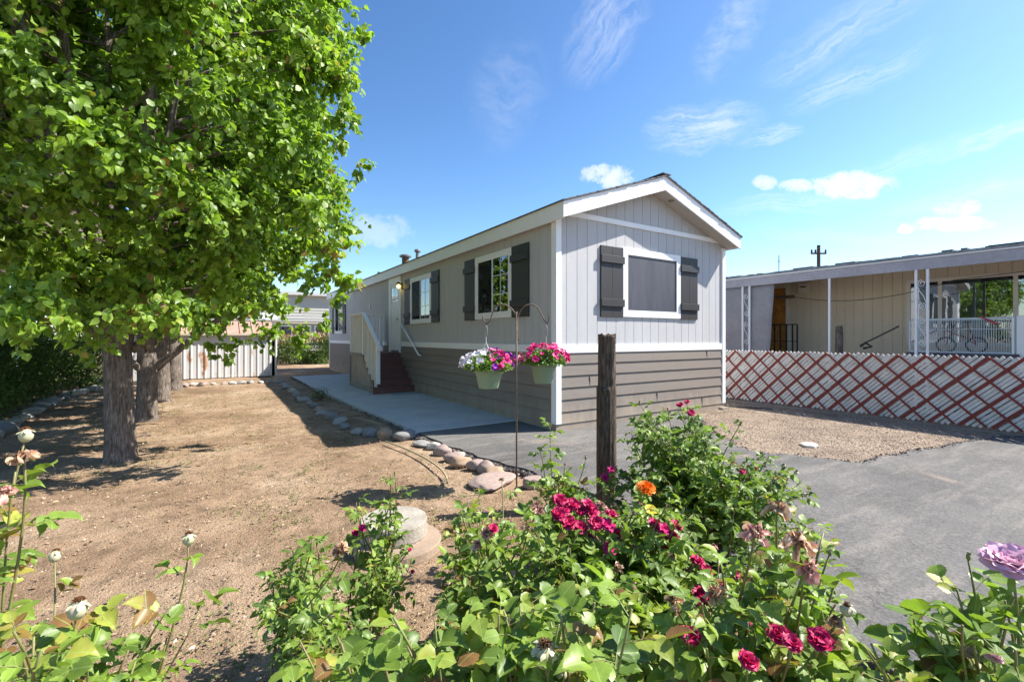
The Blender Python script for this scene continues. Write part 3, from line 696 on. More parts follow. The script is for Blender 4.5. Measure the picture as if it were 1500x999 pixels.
# ================================================================== LATTICE FENCE
XF = 9.93
fence = empty('lattice_fence', (XF, 4, 0), 'white diagonal slat fence crossed by red lattice strips beside the gravel', 'fence')
WSL = mat('chalky_white_slat', (.76, .73, .70), .8, var=.25, vscale=7, bump=.3, bscale=60)
RSL = mat('faded_red_slat', (.27, .045, .03), .75, var=.4, vscale=9, color2=(.20, .035, .03), bump=.3, bscale=50)
mb = MB(); rb = MB(); rc = MB(); pit = .3705/5; zlo, zhi = .07, 1.155; s2 = math.sqrt(.5)
rs = random.Random(11)
k0 = int((-2-6.041)/pit); k1 = int((10-6.041)/pit)
for k in range(k0-16, k1+1):
    # '/' slat: top end at Y=yt, runs down towards +Y
    yt = 6.041+k*pit
    if yt+1.1 < -2: continue
    red = (k % 5 == 0)
    j = rs.uniform(-.012, .012); a = Vector((XF, yt, zhi+j)); b = Vector((XF, yt+(zhi-zlo), zlo+rs.uniform(-.015, .01)))
    n = rs.uniform(-.004, .004)
    a.x += n; b.x += n+rs.uniform(-.004, .004)
    if red: mb.bar(a, b, .044, .014, up=(1, 0, 0)); rb.bar(a+Vector((-.012, 0, 0)), b+Vector((-.012, 0, 0)), .046, .009, up=(1, 0, 0))
    else: mb.bar(a, b, .0405, .016, up=(1, 0, 0))
for k in range(int(k0/5)-4, int(k1/5)+4):
    yt = 6.041+k*.3705
    a = Vector((XF-.024, yt, zhi-.015)); b = Vector((XF-.024, yt-(zhi-zlo), zlo))
    rc.bar(a, b, .03, .012, up=(1, 0, 0))
mb.build('white_slats', WSL, fence); rb.build('red_strips', RSL, fence); rc.build('red_strips', RSL, fence)
for y in np.arange(-1.5, 10, 2.4): MB().box(XF+.03, XF+.10, y, y+.07, 0, 1.12).build('fence_post', GALV, fence)
MB().box(XF+.015, XF+.03, -2, 10, .95, 1.0).box(XF+.015, XF+.03, -2, 10, .2, .25).build('backing_rail', GALV, fence)
MB().box(XF-.10, XF-.05, 1.55, 10, -.02, .04).build('base_board', mat('grey_plank', (.28, .25, .22), .9, var=.3, vscale=4), fence)

# ================================================================== NEIGHBOUR'S HOME ON THE RIGHT
NX = 12.0; WX = 14.0
nb = empty('mobile_home', (WX, 4, 0), 'low tan mobile home with a flat-roofed porch beyond the lattice fence', 'mobile home')
TAN = mat('tan_siding', (.65, .56, .43), .8, var=.1, vscale=3, bump=.3, bscale=90, stretch=(1, 1, .2), bdist=.004)
CREAM = mat('cream_casing', (.66, .62, .55), .6, var=.08)
grooved('n', 'y', -4, 14, .05, lambda t: 3.1, WX, -1, pitch=.203, gw=.012, gd=.01).build('side_wall', TAN, nb)
MB().box(WX+.01, WX+4, -4, -3.98, 0, 3.05).box(WX+.01, WX+4, 13.98, 14, 0, 3.05).box(WX+3.98, WX+4, -3.97, 13.97, 0, 3.05).build('rear_wall', TAN, nb)
LAVF = mat('lavender_grey_fascia', (.44, .42, .46), .6, var=.22, vscale=2.2, color2=(.34, .33, .36))
MB().box(NX, NX+.03, -4.2, 14.2, 2.83, 3.04).build('porch_fascia', LAVF, nb)
MB().box(NX-.02, NX+.03, -4.2, 14.2, 3.045, 3.075).build('gutter_edge', TRIM, nb)
e = MB().extr([(NX+.031, -4.2, 3.0), (WX+4.2, -4.2, 3.30), (WX+4.2, -4.2, 3.38), (NX-.03, -4.2, 3.125), (NX-.03, -4.2, 3.08), (NX+.031, -4.2, 3.08)], (0, 18.4, 0))
e.build('roof', mat('weathered_roofing', (.33, .35, .36), .8, var=.5, vscale=3, color2=(.18, .20, .21)), nb)
rs = random.Random(4); e = MB()
for k in range(40):
    y = rs.uniform(-3, 9); MB().box(NX-.01, NX+.3, y, y+rs.uniform(.05, .5), 3.127, 3.127+rs.uniform(.008, .035)).build('roof_patch', mat('tar_patch', (.12, .13, .14), .9), nb)
for y in (2.2, 4.3, 3.1, 6.5): MB().ball((NX+.5+rs.random(), y, 3.14), .16, 10, 6, (1, 1.6, .5)).build('roof_bump', MATS['weathered_roofing'], nb, smooth=True)
for y in (7.12, 6.93, 5.02, 3.443, 3.261, -.5, -.7): MB().box(NX-.02, NX+.025, y-.022, y+.022, 0, 2.829).build('porch_post', METAL_W, nb, bevel=.004)
def scroll(yc, z0):
    pts = []
    for t in range(0, 50):
        a = t/49*2*math.pi*1.5; r = .075*(1-t/49*.8); pts.append((NX, yc+r*math.sin(a)*.9, z0+.55+r*math.cos(a)))
    pts2 = []
    for t in range(0, 50):
        a = t/49*2*math.pi*1.5; r = .075*(1-t/49*.8); pts2.append((NX, yc-r*math.sin(a)*.9, z0+.09-r*math.cos(a)))
    m = [(NX, yc+.07, z0+.52), (NX, yc+.04, z0+.40), (NX, yc-.03, z0+.28), (NX, yc-.07, z0+.13)]
    return MB().tube(pts, .008, 6).tube(pts2, .008, 6).tube(m, .008, 6)
for yc in (7.025, 3.352):
    for z0 in (.5, 1.25, 2.0): scroll(yc, z0).build('scroll_ironwork', METAL_W, nb, smooth=True)
# big window
def nwin(name, y0_, y1_, z0_, z1_, panes):
    w = MB(); fw = .09
    w.box(WX-.04, WX, y0_, y1_, z1_-fw, z1_).box(WX-.04, WX, y0_, y1_, z0_, z0_+fw).box(WX-.041, WX, y0_, y0_+fw, z0_+fw, z1_-fw).box(WX-.041, WX, y1_-fw, y1_, z0_+fw, z1_-fw)
    for p in panes: w.box(WX-.042, WX, p-.035, p+.035, z0_+fw, z1_-fw)
    return w.build(name, CREAM, nb)
nw = nwin('window', .6, 4.2, 1.25, 2.83, (3.58, 2.39))
MB().box(WX-.004, WX-.002, .69, 4.11, 1.34, 2.74).build('dark_room', DARK, nw)
e = MB()
def curtain(y0_, y1_, z0_, z1_, x=WX-.012, n=14):
    e = MB(); vs = []
    for i in range(n*2+1):
        y = y0_+(y1_-y0_)*i/(n*2); o = .003*(1 if i % 2 else -1)
        vs += [(x+o, y, z0_), (x+o, y, z1_)]
    e.add(vs, [(2*i, 2*i+2, 2*i+3, 2*i+1) for i in range(n*2)]); return e
curtain(2.9, 3.5, 1.34, 2.72, n=7).build('curtain', BLIND, nw); curtain(2.5, 2.75, 1.34, 2.72, n=4).build('curtain', BLIND, nw)
curtain(3.7, 4.1, 1.34, 2.72, n=10).build('curtain', mat('brown_curtain', (.13, .09, .07), .9), nw); curtain(.75, 2.3, 1.34, 2.72, n=16).build('curtain', MATS['brown_curtain'], nw)
MB().box(WX-.024, WX-.02, .69, 4.11, 1.34, 2.74).build('pane', GLASS, nw)
# wooden door, vent box
dm = bark_mat('orange_brown_wood_door', (.45, .19, .045), (.62, .32, .09))
nd = MB().box(WX-.03, WX, 6.98, 7.85, .9, 2.9).build('door', dm, nb)
e = MB()
for yy in (7.05, 7.47):
    for z_, h_ in ((1.05, .7), (1.85, .55), (2.48, .32)): e.box(WX-.045, WX-.0305, yy, yy+.33, z_, z_+h_)
e.build('door_panel', dm, nd, bevel=.012)
MB().box(WX-.05, WX, 6.88, 6.975, .9, 3.0).build('door_casing', CREAM, nb)
vb = MB().box(WX-.10, WX, 6.30, 6.62, 2.72, 2.98).build('wall_box', CREAM, nb, bevel=.01)
MB().lathe([(.06, 0), (.08, .02), (.05, .03)], (WX-.15, 6.46, 2.86), 12).build('box_cap', mat('dark_red_cap', (.15, .03, .02), .7), vb)
MB().box(WX-1.2, WX-.01, -4, 14, -.02, .55).build('porch_deck', mat('grey_deck', (.25, .24, .23), .9), nb)

# things on the porch
def tarp():
    def quad(y0a, y1a, y0b, y1b, z0, z1, x):
        nu, nv = 26, 14; vs = []
        for j in range(nv+1):
            v = j/nv
            for i in range(nu+1):
                u = i/nu; y = (y0b+(y1b-y0b)*u)*(1-v)+(y0a+(y1a-y0a)*u)*v
                o = .018*mnoise.noise(Vector((u*5+v*3, v*4, 1)))+.008*math.sin(u*22+v*5)
                vs.append((x+o, y, z0+(z1-z0)*v))
        n = nu+1
        return MB().add(vs, [(j*n+i, j*n+i+1, (j+1)*n+i+1, (j+1)*n+i) for j in range(nv) for i in range(nu)])
    m = mat('grey_tarp', (.30, .29, .31), .7, var=.18, vscale=3, bump=.4, bscale=18)
    q = quad(6.30, 10, 6.47, 10, .6, 2.84, NX+.06)
    o = q.build('tarp_curtain', m, None, smooth=True, label='grey tarp hanging from the porch roof beside the wooden door', cat='tarp')
    s = o.modifiers.new('s', 'SOLIDIFY'); s.thickness = .004
tarp()
rl = empty('porch_railing', (13.2, 6.6, .5), 'black metal step railing in front of the wooden door', 'railing')
MB().bar((13.2, 7.1, 1.81), (13.2, 6.3, 1.81), .03, .03).bar((13.2, 7.1, 1.35), (13.2, 6.3, 1.35), .02, .02).build('top_rail', BLACKM, rl)
for y in (7.08, 6.9, 6.74, 6.58, 6.42, 6.3): MB().box(13.185, 13.215, y-.015, y+.015, .5, 1.795).build('baluster', BLACKM, rl)
MB().bar((13.0, 6.78, 2.56), (13.0, 6.27, 2.55), .10, .03, up=(1, 0, 0)).build('wooden_plank', mat('weathered_plank', (.2, .13, .08), .9, var=.4, vscale=6), None, bevel=.01, label='short weathered plank hanging over the cable by the wooden door', cat='plank')
MB().tube([(12.95, 6.9+.0, 2.57)]+[(12.95, 6.3-3.2*t, 2.55-.62*t*(1-t)*1.6+.1*t) for t in np.linspace(0, 1, 16)]+[(12.95, 1.5, 2.75)], .007, 6).build('clothesline', BLACKM, None, label='thin dark cable sagging across the porch of the tan home', cat='cable')
lg = [(12.6, 5.07, 0), (12.6, 5.07, .8), (12.61, 5.06, 1.5), (12.6, 5.07, 1.73)]
MB().tube(lg, [.085, .08, .078, .072], 12, jit=.12, seed=3).build('log_post', BARK, None, smooth=True, label='short rough brown log standing behind the fence', cat='log')
cr = empty('wire_crib', (12.6, 2.9, .5), 'pale blue folding wire panel cage on the porch in front of the large window', 'cage')
CB = mat('pale_blue_wire', (.55, .6, .64), .5)
def cage(ya, yb, x, lab='wire_panel'):
    f = MB().bar((x, ya, 1.83), (x, yb, 1.83), .03, .03).bar((x, ya, 1.15), (x, yb, 1.15), .03, .03).box(x-.015, x+.015, ya-.015, ya+.015, 1.0, 1.845).box(x-.015, x+.015, yb-.015, yb+.015, 1.0, 1.845)
    f.bar((x, ya, 1.62), (x, yb, 1.62), .008, .008).build(lab, CB, cr)
    n = int((yb-ya)/.034); w = MB()
    for i in range(1, n): w.box(x-.0035, x+.0035, ya+(yb-ya)*i/n-.0035, ya+(yb-ya)*i/n+.0035, 1.15, 1.83)
    w.build('wire_bars', CB, cr)
cage(2.17, 3.72, 12.6); cage(2.17, 3.72, 13.15)
MB().box(12.56, 12.64, 2.04, 2.14, .8, 1.86).box(12.56, 12.64, 2.17, 2.2, .8, 1.84).build('corner_post', METAL_W, cr, bevel=.005)
MB().box(12.5, 13.2, 2.1, 3.75, 1.08, 1.14).build('cage_floor', mat('dark_tray', (.06, .06, .08), .6), cr)
MB().box(12.7, 13.1, 1.0, 3.8, .5, 1.075).build('storage_chest', mat('blue_grey_box', (.12, .13, .17), .7), None, bevel=.01, label='dark grey chest under the wire cage on the porch', cat='chest')
# child's bike in the cage
bk = empty('bicycle', (12.85, 2.9, 1.14), 'small dark bicycle leaning inside the wire cage on the porch', 'bicycle')
def wheel(yc, zc, r):
    p = [(12.85, yc+r*math.cos(a), zc+r*math.sin(a)) for a in np.linspace(0, 2*math.pi, 25)]
    w = MB().tube(p, .018, 6, cap=False).build('wheel', BLACKM, bk, smooth=True)
    s = MB()
    for a in np.linspace(0, math.pi, 7)[:-1]: s.bar((12.85, yc-r*math.cos(a), zc-r*math.sin(a)), (12.85, yc+r*math.cos(a), zc+r*math.sin(a)), .003, .003, up=(1, 0, 0))
    s.build('spokes', GALV, w)
wheel(2.74, 1.30, .15); wheel(3.2, 1.30, .15)
MB().tube([(12.85, 3.2, 1.30), (12.85, 3.1, 1.62), (12.85, 2.85, 1.42), (12.85, 3.2, 1.6)], .013, 6).tube([(12.85, 3.1, 1.62), (12.85, 2.86, 1.68), (12.85, 2.74, 1.30), (12.85, 2.86, 1.42), (12.85, 2.86, 1.75)], .013, 6).build('frame', mat('dark_red_frame', (.2, .02, .02), .5), bk)
MB().tube([(12.7, 3.08, 1.74), (12.85, 3.1, 1.62), (13.0, 3.08, 1.74)], .012, 6).build('handlebar', BLACKM, bk)
MB().ball((12.85, 2.87, 1.77), .07, 8, 6, (.6, 1, .35)).build('saddle', BLACKM, bk)
MB().bar((12.57, 3.9, 1.70), (12.57, 4.62, 1.27), .035, .03).tube([(12.57, 4.62, 1.25), (12.57, 4.52, 1.33), (12.57, 4.4, 1.25), (12.57, 4.56, 1.2)], .03, 8).build('exercise_arm', BLACKM, None, label='black slanting metal arm sticking up behind the fence left of the wire cage', cat='exercise machine')
MB().bar((12.55, 2.62, 1.86), (12.55, 2.38, 1.70), .03, .006, up=(1, 0, 0)).build('red_strap', mat('red_strap', (.4, .02, .04), .7), None, label='red strap draped over the top rail of the wire cage', cat='strap')

# ================================================================== POLES
def utility_pole():
    b = Vector((40, 17.5, 0)); o = empty('utility_pole', b, 'distant wooden utility pole rising behind the tan home roof', 'utility pole')
    MB().tube([b, b+Vector((0, 0, 8.75))], [.16, .12], 10).build('pole', POSTWOOD, o)
    r = RT; MB().bar(b+Vector((0, 0, 8.1))-r*.6, b+Vector((0, 0, 8.1))+r*.6, .1, .12).build('crossarm', POSTWOOD, o)
    for s in (-.55, .55, -.25): MB().tube([b+Vector((0, 0, 8.15))+r*s, b+Vector((0, 0, 8.4))+r*s], .07, 8).build('insulator', BLACKM, o)
utility_pole()
b = Vector((40, 20.55, 0))
o = empty('antenna', b, 'thin antenna mast left of the utility pole behind the roof', 'antenna')
MB().tube([b, b+Vector((0, 0, 8.4))], .04, 6).build('mast', GALV, o)
MB().bar(b+Vector((0, 0, 7.9))-RT*.15, b+Vector((0, 0, 7.9))+RT*.15, .04, .04).build('aerial', GALV, o)

# ================================================================== SHED
SY = 19.7
shed = empty('metal_shed', (.2, SY, 0), 'low white ribbed metal shed with rust stains and a rusty pink roof behind the trees', 'shed')
def shed_mat():
    m = bpy.data.materials.new('rusty_white_metal'); m.use_nodes = True; T = NT(m.node_tree)
    tc = T.n('ShaderNodeTexCoord').outputs['Object']; st = T.n('ShaderNodeMapping', {'Vector': tc, 'Scale': (1, 1, .3)}).outputs[0]
    f = T.ramp(T.noise(st, 3.2, 6, .65), [(.58, 0.), (.66, 1.)])
    c = T.mix(f, (.62, .61, .60), (.36, .17, .07))
    p = T.n('ShaderNodeBsdfPrincipled', {'Base Color': c, 'Roughness': .55}); T.n('ShaderNodeOutputMaterial', {0: p.outputs[0]}); return m
SM = shed_mat()
SX0, SX1 = -2.6, 1.72
vs = []; prof = []; x = SX0
while x < SX1-.01: prof += [(x, 0), (x+.11, 0), (x+.135, .02), (x+.165, .02), (x+.19, 0)]; x += .205
prof.append((SX1, 0))
for a, d in prof: vs += [(a, SY-d, 0), (a, SY-d, 1.56)]
MB().add(vs, [(2*i, 2*i+2, 2*i+3, 2*i+1) for i in range(len(prof)-1)]).build('front_wall', SM, shed)
MB().box(SX1-.02, SX1, SY+.001, SY+2.4, 0, 1.7).box(SX0, SX0+.02, SY, SY+2.4, 0, 1.7).box(SX0, SX1, SY+2.38, SY+2.4, 0, 1.55).build('side_wall', SM, shed)
RP = mat('rusty_pink_roofing', (.45, .29, .23), .7, var=.3, vscale=3, color2=(.36, .2, .14))
MB().extr([(SX0-.08, SY-.12, 1.58), (SX0-.08, SY+1.2, 2.08), (SX0-.08, SY+2.5, 1.58), (SX0-.08, SY+2.5, 1.55), (SX0-.08, SY+1.2, 2.04), (SX0-.08, SY-.12, 1.55)], (SX1-SX0+.16, 0, 0)).build('roof', RP, shed)
e = MB()
for x in np.arange(SX0, SX1, .41): e.bar((x, SY-.11, 1.60), (x, SY+1.2, 2.10), .03, .03)
e.build('roof_ribs', RP, shed)
MB().box(SX0-.08, SX1+.08, SY-.14, SY-.121, 1.53, 1.60).build('eave_trim', mat('cream_eave', (.6, .5, .4), .6), shed)

# ================================================================== FAR BACKGROUND
fh = empty('grey_house', (4, 31, 0), 'grey lap-sided mobile home far behind the path', 'house')
FS = mat('far_grey_siding', (.43, .42, .38), .8, var=.06)
e = MB()
for i in range(22):
    z = .1+i*.18; e.add([(-1.5, 31-.02, z), (8.5, 31-.02, z), (8.5, 31, z+.19), (-1.5, 31, z+.19)], [(0, 1, 2, 3)])
e.build('front_wall', FS, fh)
MB().box(-1.5, 8.5, 31.01, 36, 0, 4.05).build('house_body', FS, fh)
MB().box(-1.8, 8.8, 30.7, 36.4, 4.06, 4.25).build('roof', mat('pale_roof', (.5, .5, .48), .7), fh)
for y0_, y1_ in ((3.1, 3.75), (4.05, 4.8), (5.15, 5.9)):
    w = MB().box(y0_-.08, y1_+.08, 30.93, 30.975, 1.1, 2.2).build('window', TRIM, fh); MB().box(y0_, y1_, 30.91, 30.929, 1.18, 2.12).build('pane', GLASS, w); MB().box(y0_, y1_, 30.9295, 30.9298, 1.18, 2.12).build('dark_room', mat('far_dark', (.1, .1, .11), .8), w)
MB().box(2.2, 3.0, 30.92, 30.975, .2, 2.9).build('door', TRIM, fh)
MB().box(-1.5, 8.5, 30.6, 30.9, 2.45, 2.55).build('awning', mat('awning_metal', (.45, .45, .43), .6), fh)
bf = empty('yellow_fence', (3.5, 28, 0), 'low yellowish board fence at the far end of the yard', 'fence')
e = MB(); x = -1.
YF = mat('yellow_fence_paint', (.42, .35, .13), .8, var=.15, vscale=2)
while x < 7.5: e.box(x, x+.13, 28, 28.02, .03, .72); x += .145
e.build('fence_boards', YF, bf); MB().box(-1, 7.5, 28.021, 28.05, .15, .22).box(-1, 7.5, 28.021, 28.05, .55, .62).build('fence_rail', YF, bf)
# neighbour carport on the left
lb = empty('white_house', (-8, 28, 0), 'pale ribbed metal carport wall behind the dark hedge at the left', 'house')
grooved('l', 'y', 16, 34, 0, lambda t: 3.0, -7.5, 1, pitch=.30, m=SIDING, gw=.05, gd=.03).build('side_wall', mat('pale_blue_metal', (.45, .48, .55), .6, var=.06), lb)
MB().box(-11, -7.55, 16, 34, 0, 2.95).build('house_body', mat('white_house_paint', (.6, .6, .62), .7), lb)
MB().box(-11.4, -7.1, 15.7, 34.3, 3.05, 3.2).build('roof', TRIM, lb)
MB().bar((-7.43, 27.3, 2.1), (-7.43, 32, 3.0), .05, .05).build('diagonal_brace', BLACKM, lb)

# ================================================================== TREES
def tree_skeleton(mb, base, seed, H, Rr, trunk_r, fork_z, low=None):
    r = random.Random(seed)
    # flared furrowed trunk
    n = 22; rings = 26; vs = []
    lean = Vector((r.uniform(-.05, .05), r.uniform(-.05, .05), 0))
    for j in range(rings+1):
        z = fork_z*1.02*j/rings; t = j/rings
        rad = trunk_r*.97*(1+.13*math.exp(-z/.12)*1.+.06*math.exp(-z/.5))*(1-.12*t+.28*max(0, t-.8)/.2)
        for k in range(n):
            a = 2*math.pi*k/n
            q = rad*(1+.055*mnoise.noise(Vector((math.cos(a)*4, math.sin(a)*4, z*1.1+seed)))+.035*mnoise.noise(Vector((math.cos(a)*11, math.sin(a)*11, z*3+seed))))
            vs.append((base[0]+lean.x*t+q*math.cos(a), base[1]+lean.y*t+q*math.sin(a), z-.06))
    fs = [(i*n+k, i*n+(k+1) % n, (i+1)*n+(k+1) % n, (i+1)*n+k) for i in range(rings) for k in range(n)]
    mb.add(vs, fs)
    return Vector((base[0]+lean.x, base[1]+lean.y, fork_z-.08))
def pear_tree(base, seed, label, H=8., Rr=2.8, trunk_r=.17, fork_z=1.65, zb=2.02, nclump=240, per=300, lsize=.085, extra=(), tmpl=LT_SIMPLE, limbs=((-.5, .3), (.6, .2)), low_branch=None, share=None):
    root = empty('pear_tree', (base[0], base[1], 0), label, 'tree', 'row of leafy pear trees along the left of the yard')
    r = random.Random(seed); rn = np.random.default_rng(seed)
    tb = MB(); top = tree_skeleton(tb, base, seed, H, Rr, trunk_r, fork_z)
    tb.build('trunk', BARK, root, smooth=True)
    lb_ = MB(); c0 = Vector((base[0], base[1], 0))
    zc = (H+zb)/2; rz = (H-zb)/2
    clumps = []
    while len(clumps) < nclump:
        a = r.uniform(0, 2*math.pi); v = r.uniform(-1, 1)
        # squared-off ellipsoid: wide near the bottom
        prof = (1-abs(v)**(4.5 if v < 0 else 2.4))**.5
        rho = Rr*prof*(r.uniform(.30, 1)**.5)*(1+.13*mnoise.noise(Vector((math.cos(a)*1.5+seed, math.sin(a)*1.5, v*2))))
        if abs(v) > .85: rho *= r.random()**.5
        clumps.append(Vector((base[0]+rho*math.cos(a), base[1]+rho*math.sin(a), zc+rz*v*.97)))
    # leaders and limbs
    mains = []
    nl = 7
    for k in range(nl):
        a = 2*math.pi*k/nl+r.uniform(-.3, .3); ex = r.uniform(.25, .6)*Rr
        p = [top+Vector((0, 0, -.12)), top+Vector((math.cos(a)*.22, math.sin(a)*.22, .3)), c0+Vector((math.cos(a)*ex*.6, math.sin(a)*ex*.6, fork_z+(H-fork_z)*.42)), c0+Vector((math.cos(a)*ex, math.sin(a)*ex, fork_z+(H-fork_z)*.85))]
        pts = [bez(p, t) for t in np.linspace(0, 1, 14)]
        lb_.tube(pts, [trunk_r*.52*(1-.85*i/13) for i in range(14)], 9, cap=False, jit=.06, seed=k); mains.append(pts)
    for i, c in enumerate(clumps[:int(nclump*.55)]):
        best = min(((p-c).length+abs(p.z-(c.z-.5))*.7, p) for m in mains for p in m[1:])[1]
        mid = (best+c)/2+Vector((r.gauss(0, .22), r.gauss(0, .22), .12+r.gauss(0, .12))); pts = [bez([best, mid, mid, c], t) for t in (0, .25, .5, .75, 1)]
        lb_.tube(pts, [.022, .017, .012, .008, .004], 5, cap=False)
    if low_branch:
        for p in low_branch: 
            pts = [bez([Vector(q) for q in p[0]], t) for t in np.linspace(0, 1, 9)]
            lb_.tube(pts, [p[1]*(1-.5*i/8) for i in range(9)], 9, jit=.05)
    lb_.build('limbs', BARK, root, smooth=True)
    # leaf clumps: twigs radiating from each clump centre, leaves hang off them
    Pp = []; A = []; Nn = []; S = []; Q = []
    for _ in range(70):
        a = r.uniform(0, 6.283); v = r.uniform(-1, .8); rho = Rr*(1-abs(v)**(4.5 if v < 0 else 2.4))**.5*r.uniform(.97, 1.08)
        extra = tuple(extra)+((Vector((base[0]+rho*math.cos(a), base[1]+rho*math.sin(a), zc+rz*v-(.15 if v < -.8 else 0))), r.uniform(.06, .16)),)
    cl = [(c, 1.) for c in clumps]+[(Vector(e[0]), e[1]) for e in extra]
    for c, w in cl:
        cc = np.array(c); out = cc-np.array([base[0], base[1], zc-rz*.35]); out[2] *= .55; out = out/(np.linalg.norm(out)+1e-6)
        cr_ = r.uniform(.30, .52)*min(1, w+.2); nt = max(2, int(per*w*r.uniform(.75, 1.2)/11)); tone = r.gauss(0, .12)
        d = unit(rn.normal(0, 1, (nt, 3))+out*.75); L = cr_*rn.uniform(.5, 1.25, nt)
        droop = rn.uniform(.0, .35, nt)
        for i in range(nt):
            m = 11; t = np.linspace(.25, 1.05, m)+rn.normal(0, .03, m)
            p = cc+d[i]*L[i]*t[:, None]; p[:, 2] -= droop[i]*t**2*L[i]
            side = rn.normal(0, 1, (m, 3)); ax = unit(unit(side)*.75+d[i]*.45+np.array([0, 0, -.55]))
            nn = unit(rn.normal(0, .55, (m, 3))+out*.55+np.array([0, 0, .75]))
            Pp.append(p+ax*.012); A.append(ax); Nn.append(nn); S.append(lsize*rn.uniform(.65, 1.15, m))
            Q.append(np.clip(rn.beta(2, 2.2, m)*.85+tone+.06+(rn.random(m) < .02)*.5, 0, 1))
    leaves('crown', np.concatenate(Pp), np.concatenate(A), np.concatenate(Nn), np.concatenate(S), np.concatenate(Q), TREELEAF, root, tmpl, wid=1.15)
    return root
def bez(p, t):
    a, b, c, d = [Vector(q) for q in p]; u = 1-t
    return a*u**3+b*(3*u*u*t)+c*(3*u*t*t)+d*t**3
T1 = (-1.0, 7.25); T2 = (-1.07, 10.35); T3 = (-1.1, 13.3); T4 = (-1.05, 16.1)
ex1 = [(P(145, 500, 4.6), .10), (P(125, 525, 4.7), .06), (P(100, 465, 4.0), .3), (P(40, 455, 3.9), .4), (P(5, 462, 4.4), .4), (P(70, 440, 4.2), .5), (P(130, 450, 4.6), .5), (P(25, 420, 4.), .6), (P(-20, 440, 4.4), .6), (P(250, 455, 5.6), .4), (P(290, 450, 5.4), .4), (P(350, 445, 5.6), .5), (P(400, 440, 5.8), .5), (P(312, 500, 5.6), .14), (P(325, 518, 5.5), .09), (P(345, 500, 5.6), .10), (P(300, 470, 5.4), .35), (P(495, 110, 5.2), .35), (P(528, 58, 5.3), .12), (P(523, 245, 5.2), .14), (P(495, 330, 5.0), .3), (P(498, 405, 5.3), .3), (P(490, 436, 5.2), .10), (P(470, 470, 6.2), .25), (P(430, 490, 6.4), .3), (P(390, 480, 6.2), .4), (P(505, 170, 5.2), .4), (P(470, 20, 4.8), .5), (P(440, 60, 4.6), .6), (P(465, 400, 5.4), .6), (P(480, 350, 5.2), .5), (P(455, 300, 5.0), .6), (P(200, 440, 4.4), .6), (P(260, 430, 4.6), .6)]
pear_tree(T1, 21, 'nearest leafy pear tree with the thickest trunk, foremost of the row', H=8.2, Rr=2.55, trunk_r=.152, fork_z=1.62, nclump=390, per=350, lsize=.08, extra=ex1, tmpl=LT_SIMPLE,
          low_branch=[(((T1[0]-.1, T1[1], 1.45), (T1[0]-.4, T1[1]-.1, 1.6), (T1[0]-.7, T1[1]-.3, 1.9), (T1[0]-1.2, T1[1]-.5, 2.5)), .07), (((T1[0]+.1, T1[1], 1.3), (T1[0]+.3, T1[1]+.1, 1.45), (T1[0]+.5, T1[1]+.1, 1.75), (T1[0]+.9, T1[1]+.1, 2.3)), .06)])
pear_tree(T2, 33, 'second pear tree of the row, with a limb reaching right over the shed', H=8., Rr=2.6, trunk_r=.16, fork_z=1.75, nclump=250, per=250, lsize=.1,
          low_branch=[(((T2[0]-.05, T2[1], .85), (T2[0]+.3, T2[1], .95), (T2[0]+.6, T2[1]-.1, 1.5), (T2[0]+1.5, T2[1]-.3, 2.1)), .075), (((T2[0], T2[1], .8), (T2[0]-.3, T2[1]-.2, 1.1), (T2[0]-.5, T2[1]-.3, 1.5), (T2[0]-.8, T2[1]-.5, 2.2)), .06)])
pear_tree(T3, 45, 'third pear tree of the row, trunk between its two neighbours', H=7.6, Rr=2.5, trunk_r=.17, fork_z=1.9, nclump=130, per=150, lsize=.13)
pear_tree(T4, 57, 'farthest pear tree of the row, dark trunk in front of the metal shed', H=7.4, Rr=2.5, trunk_r=.19, fork_z=1.95, nclump=110, per=130, lsize=.14)

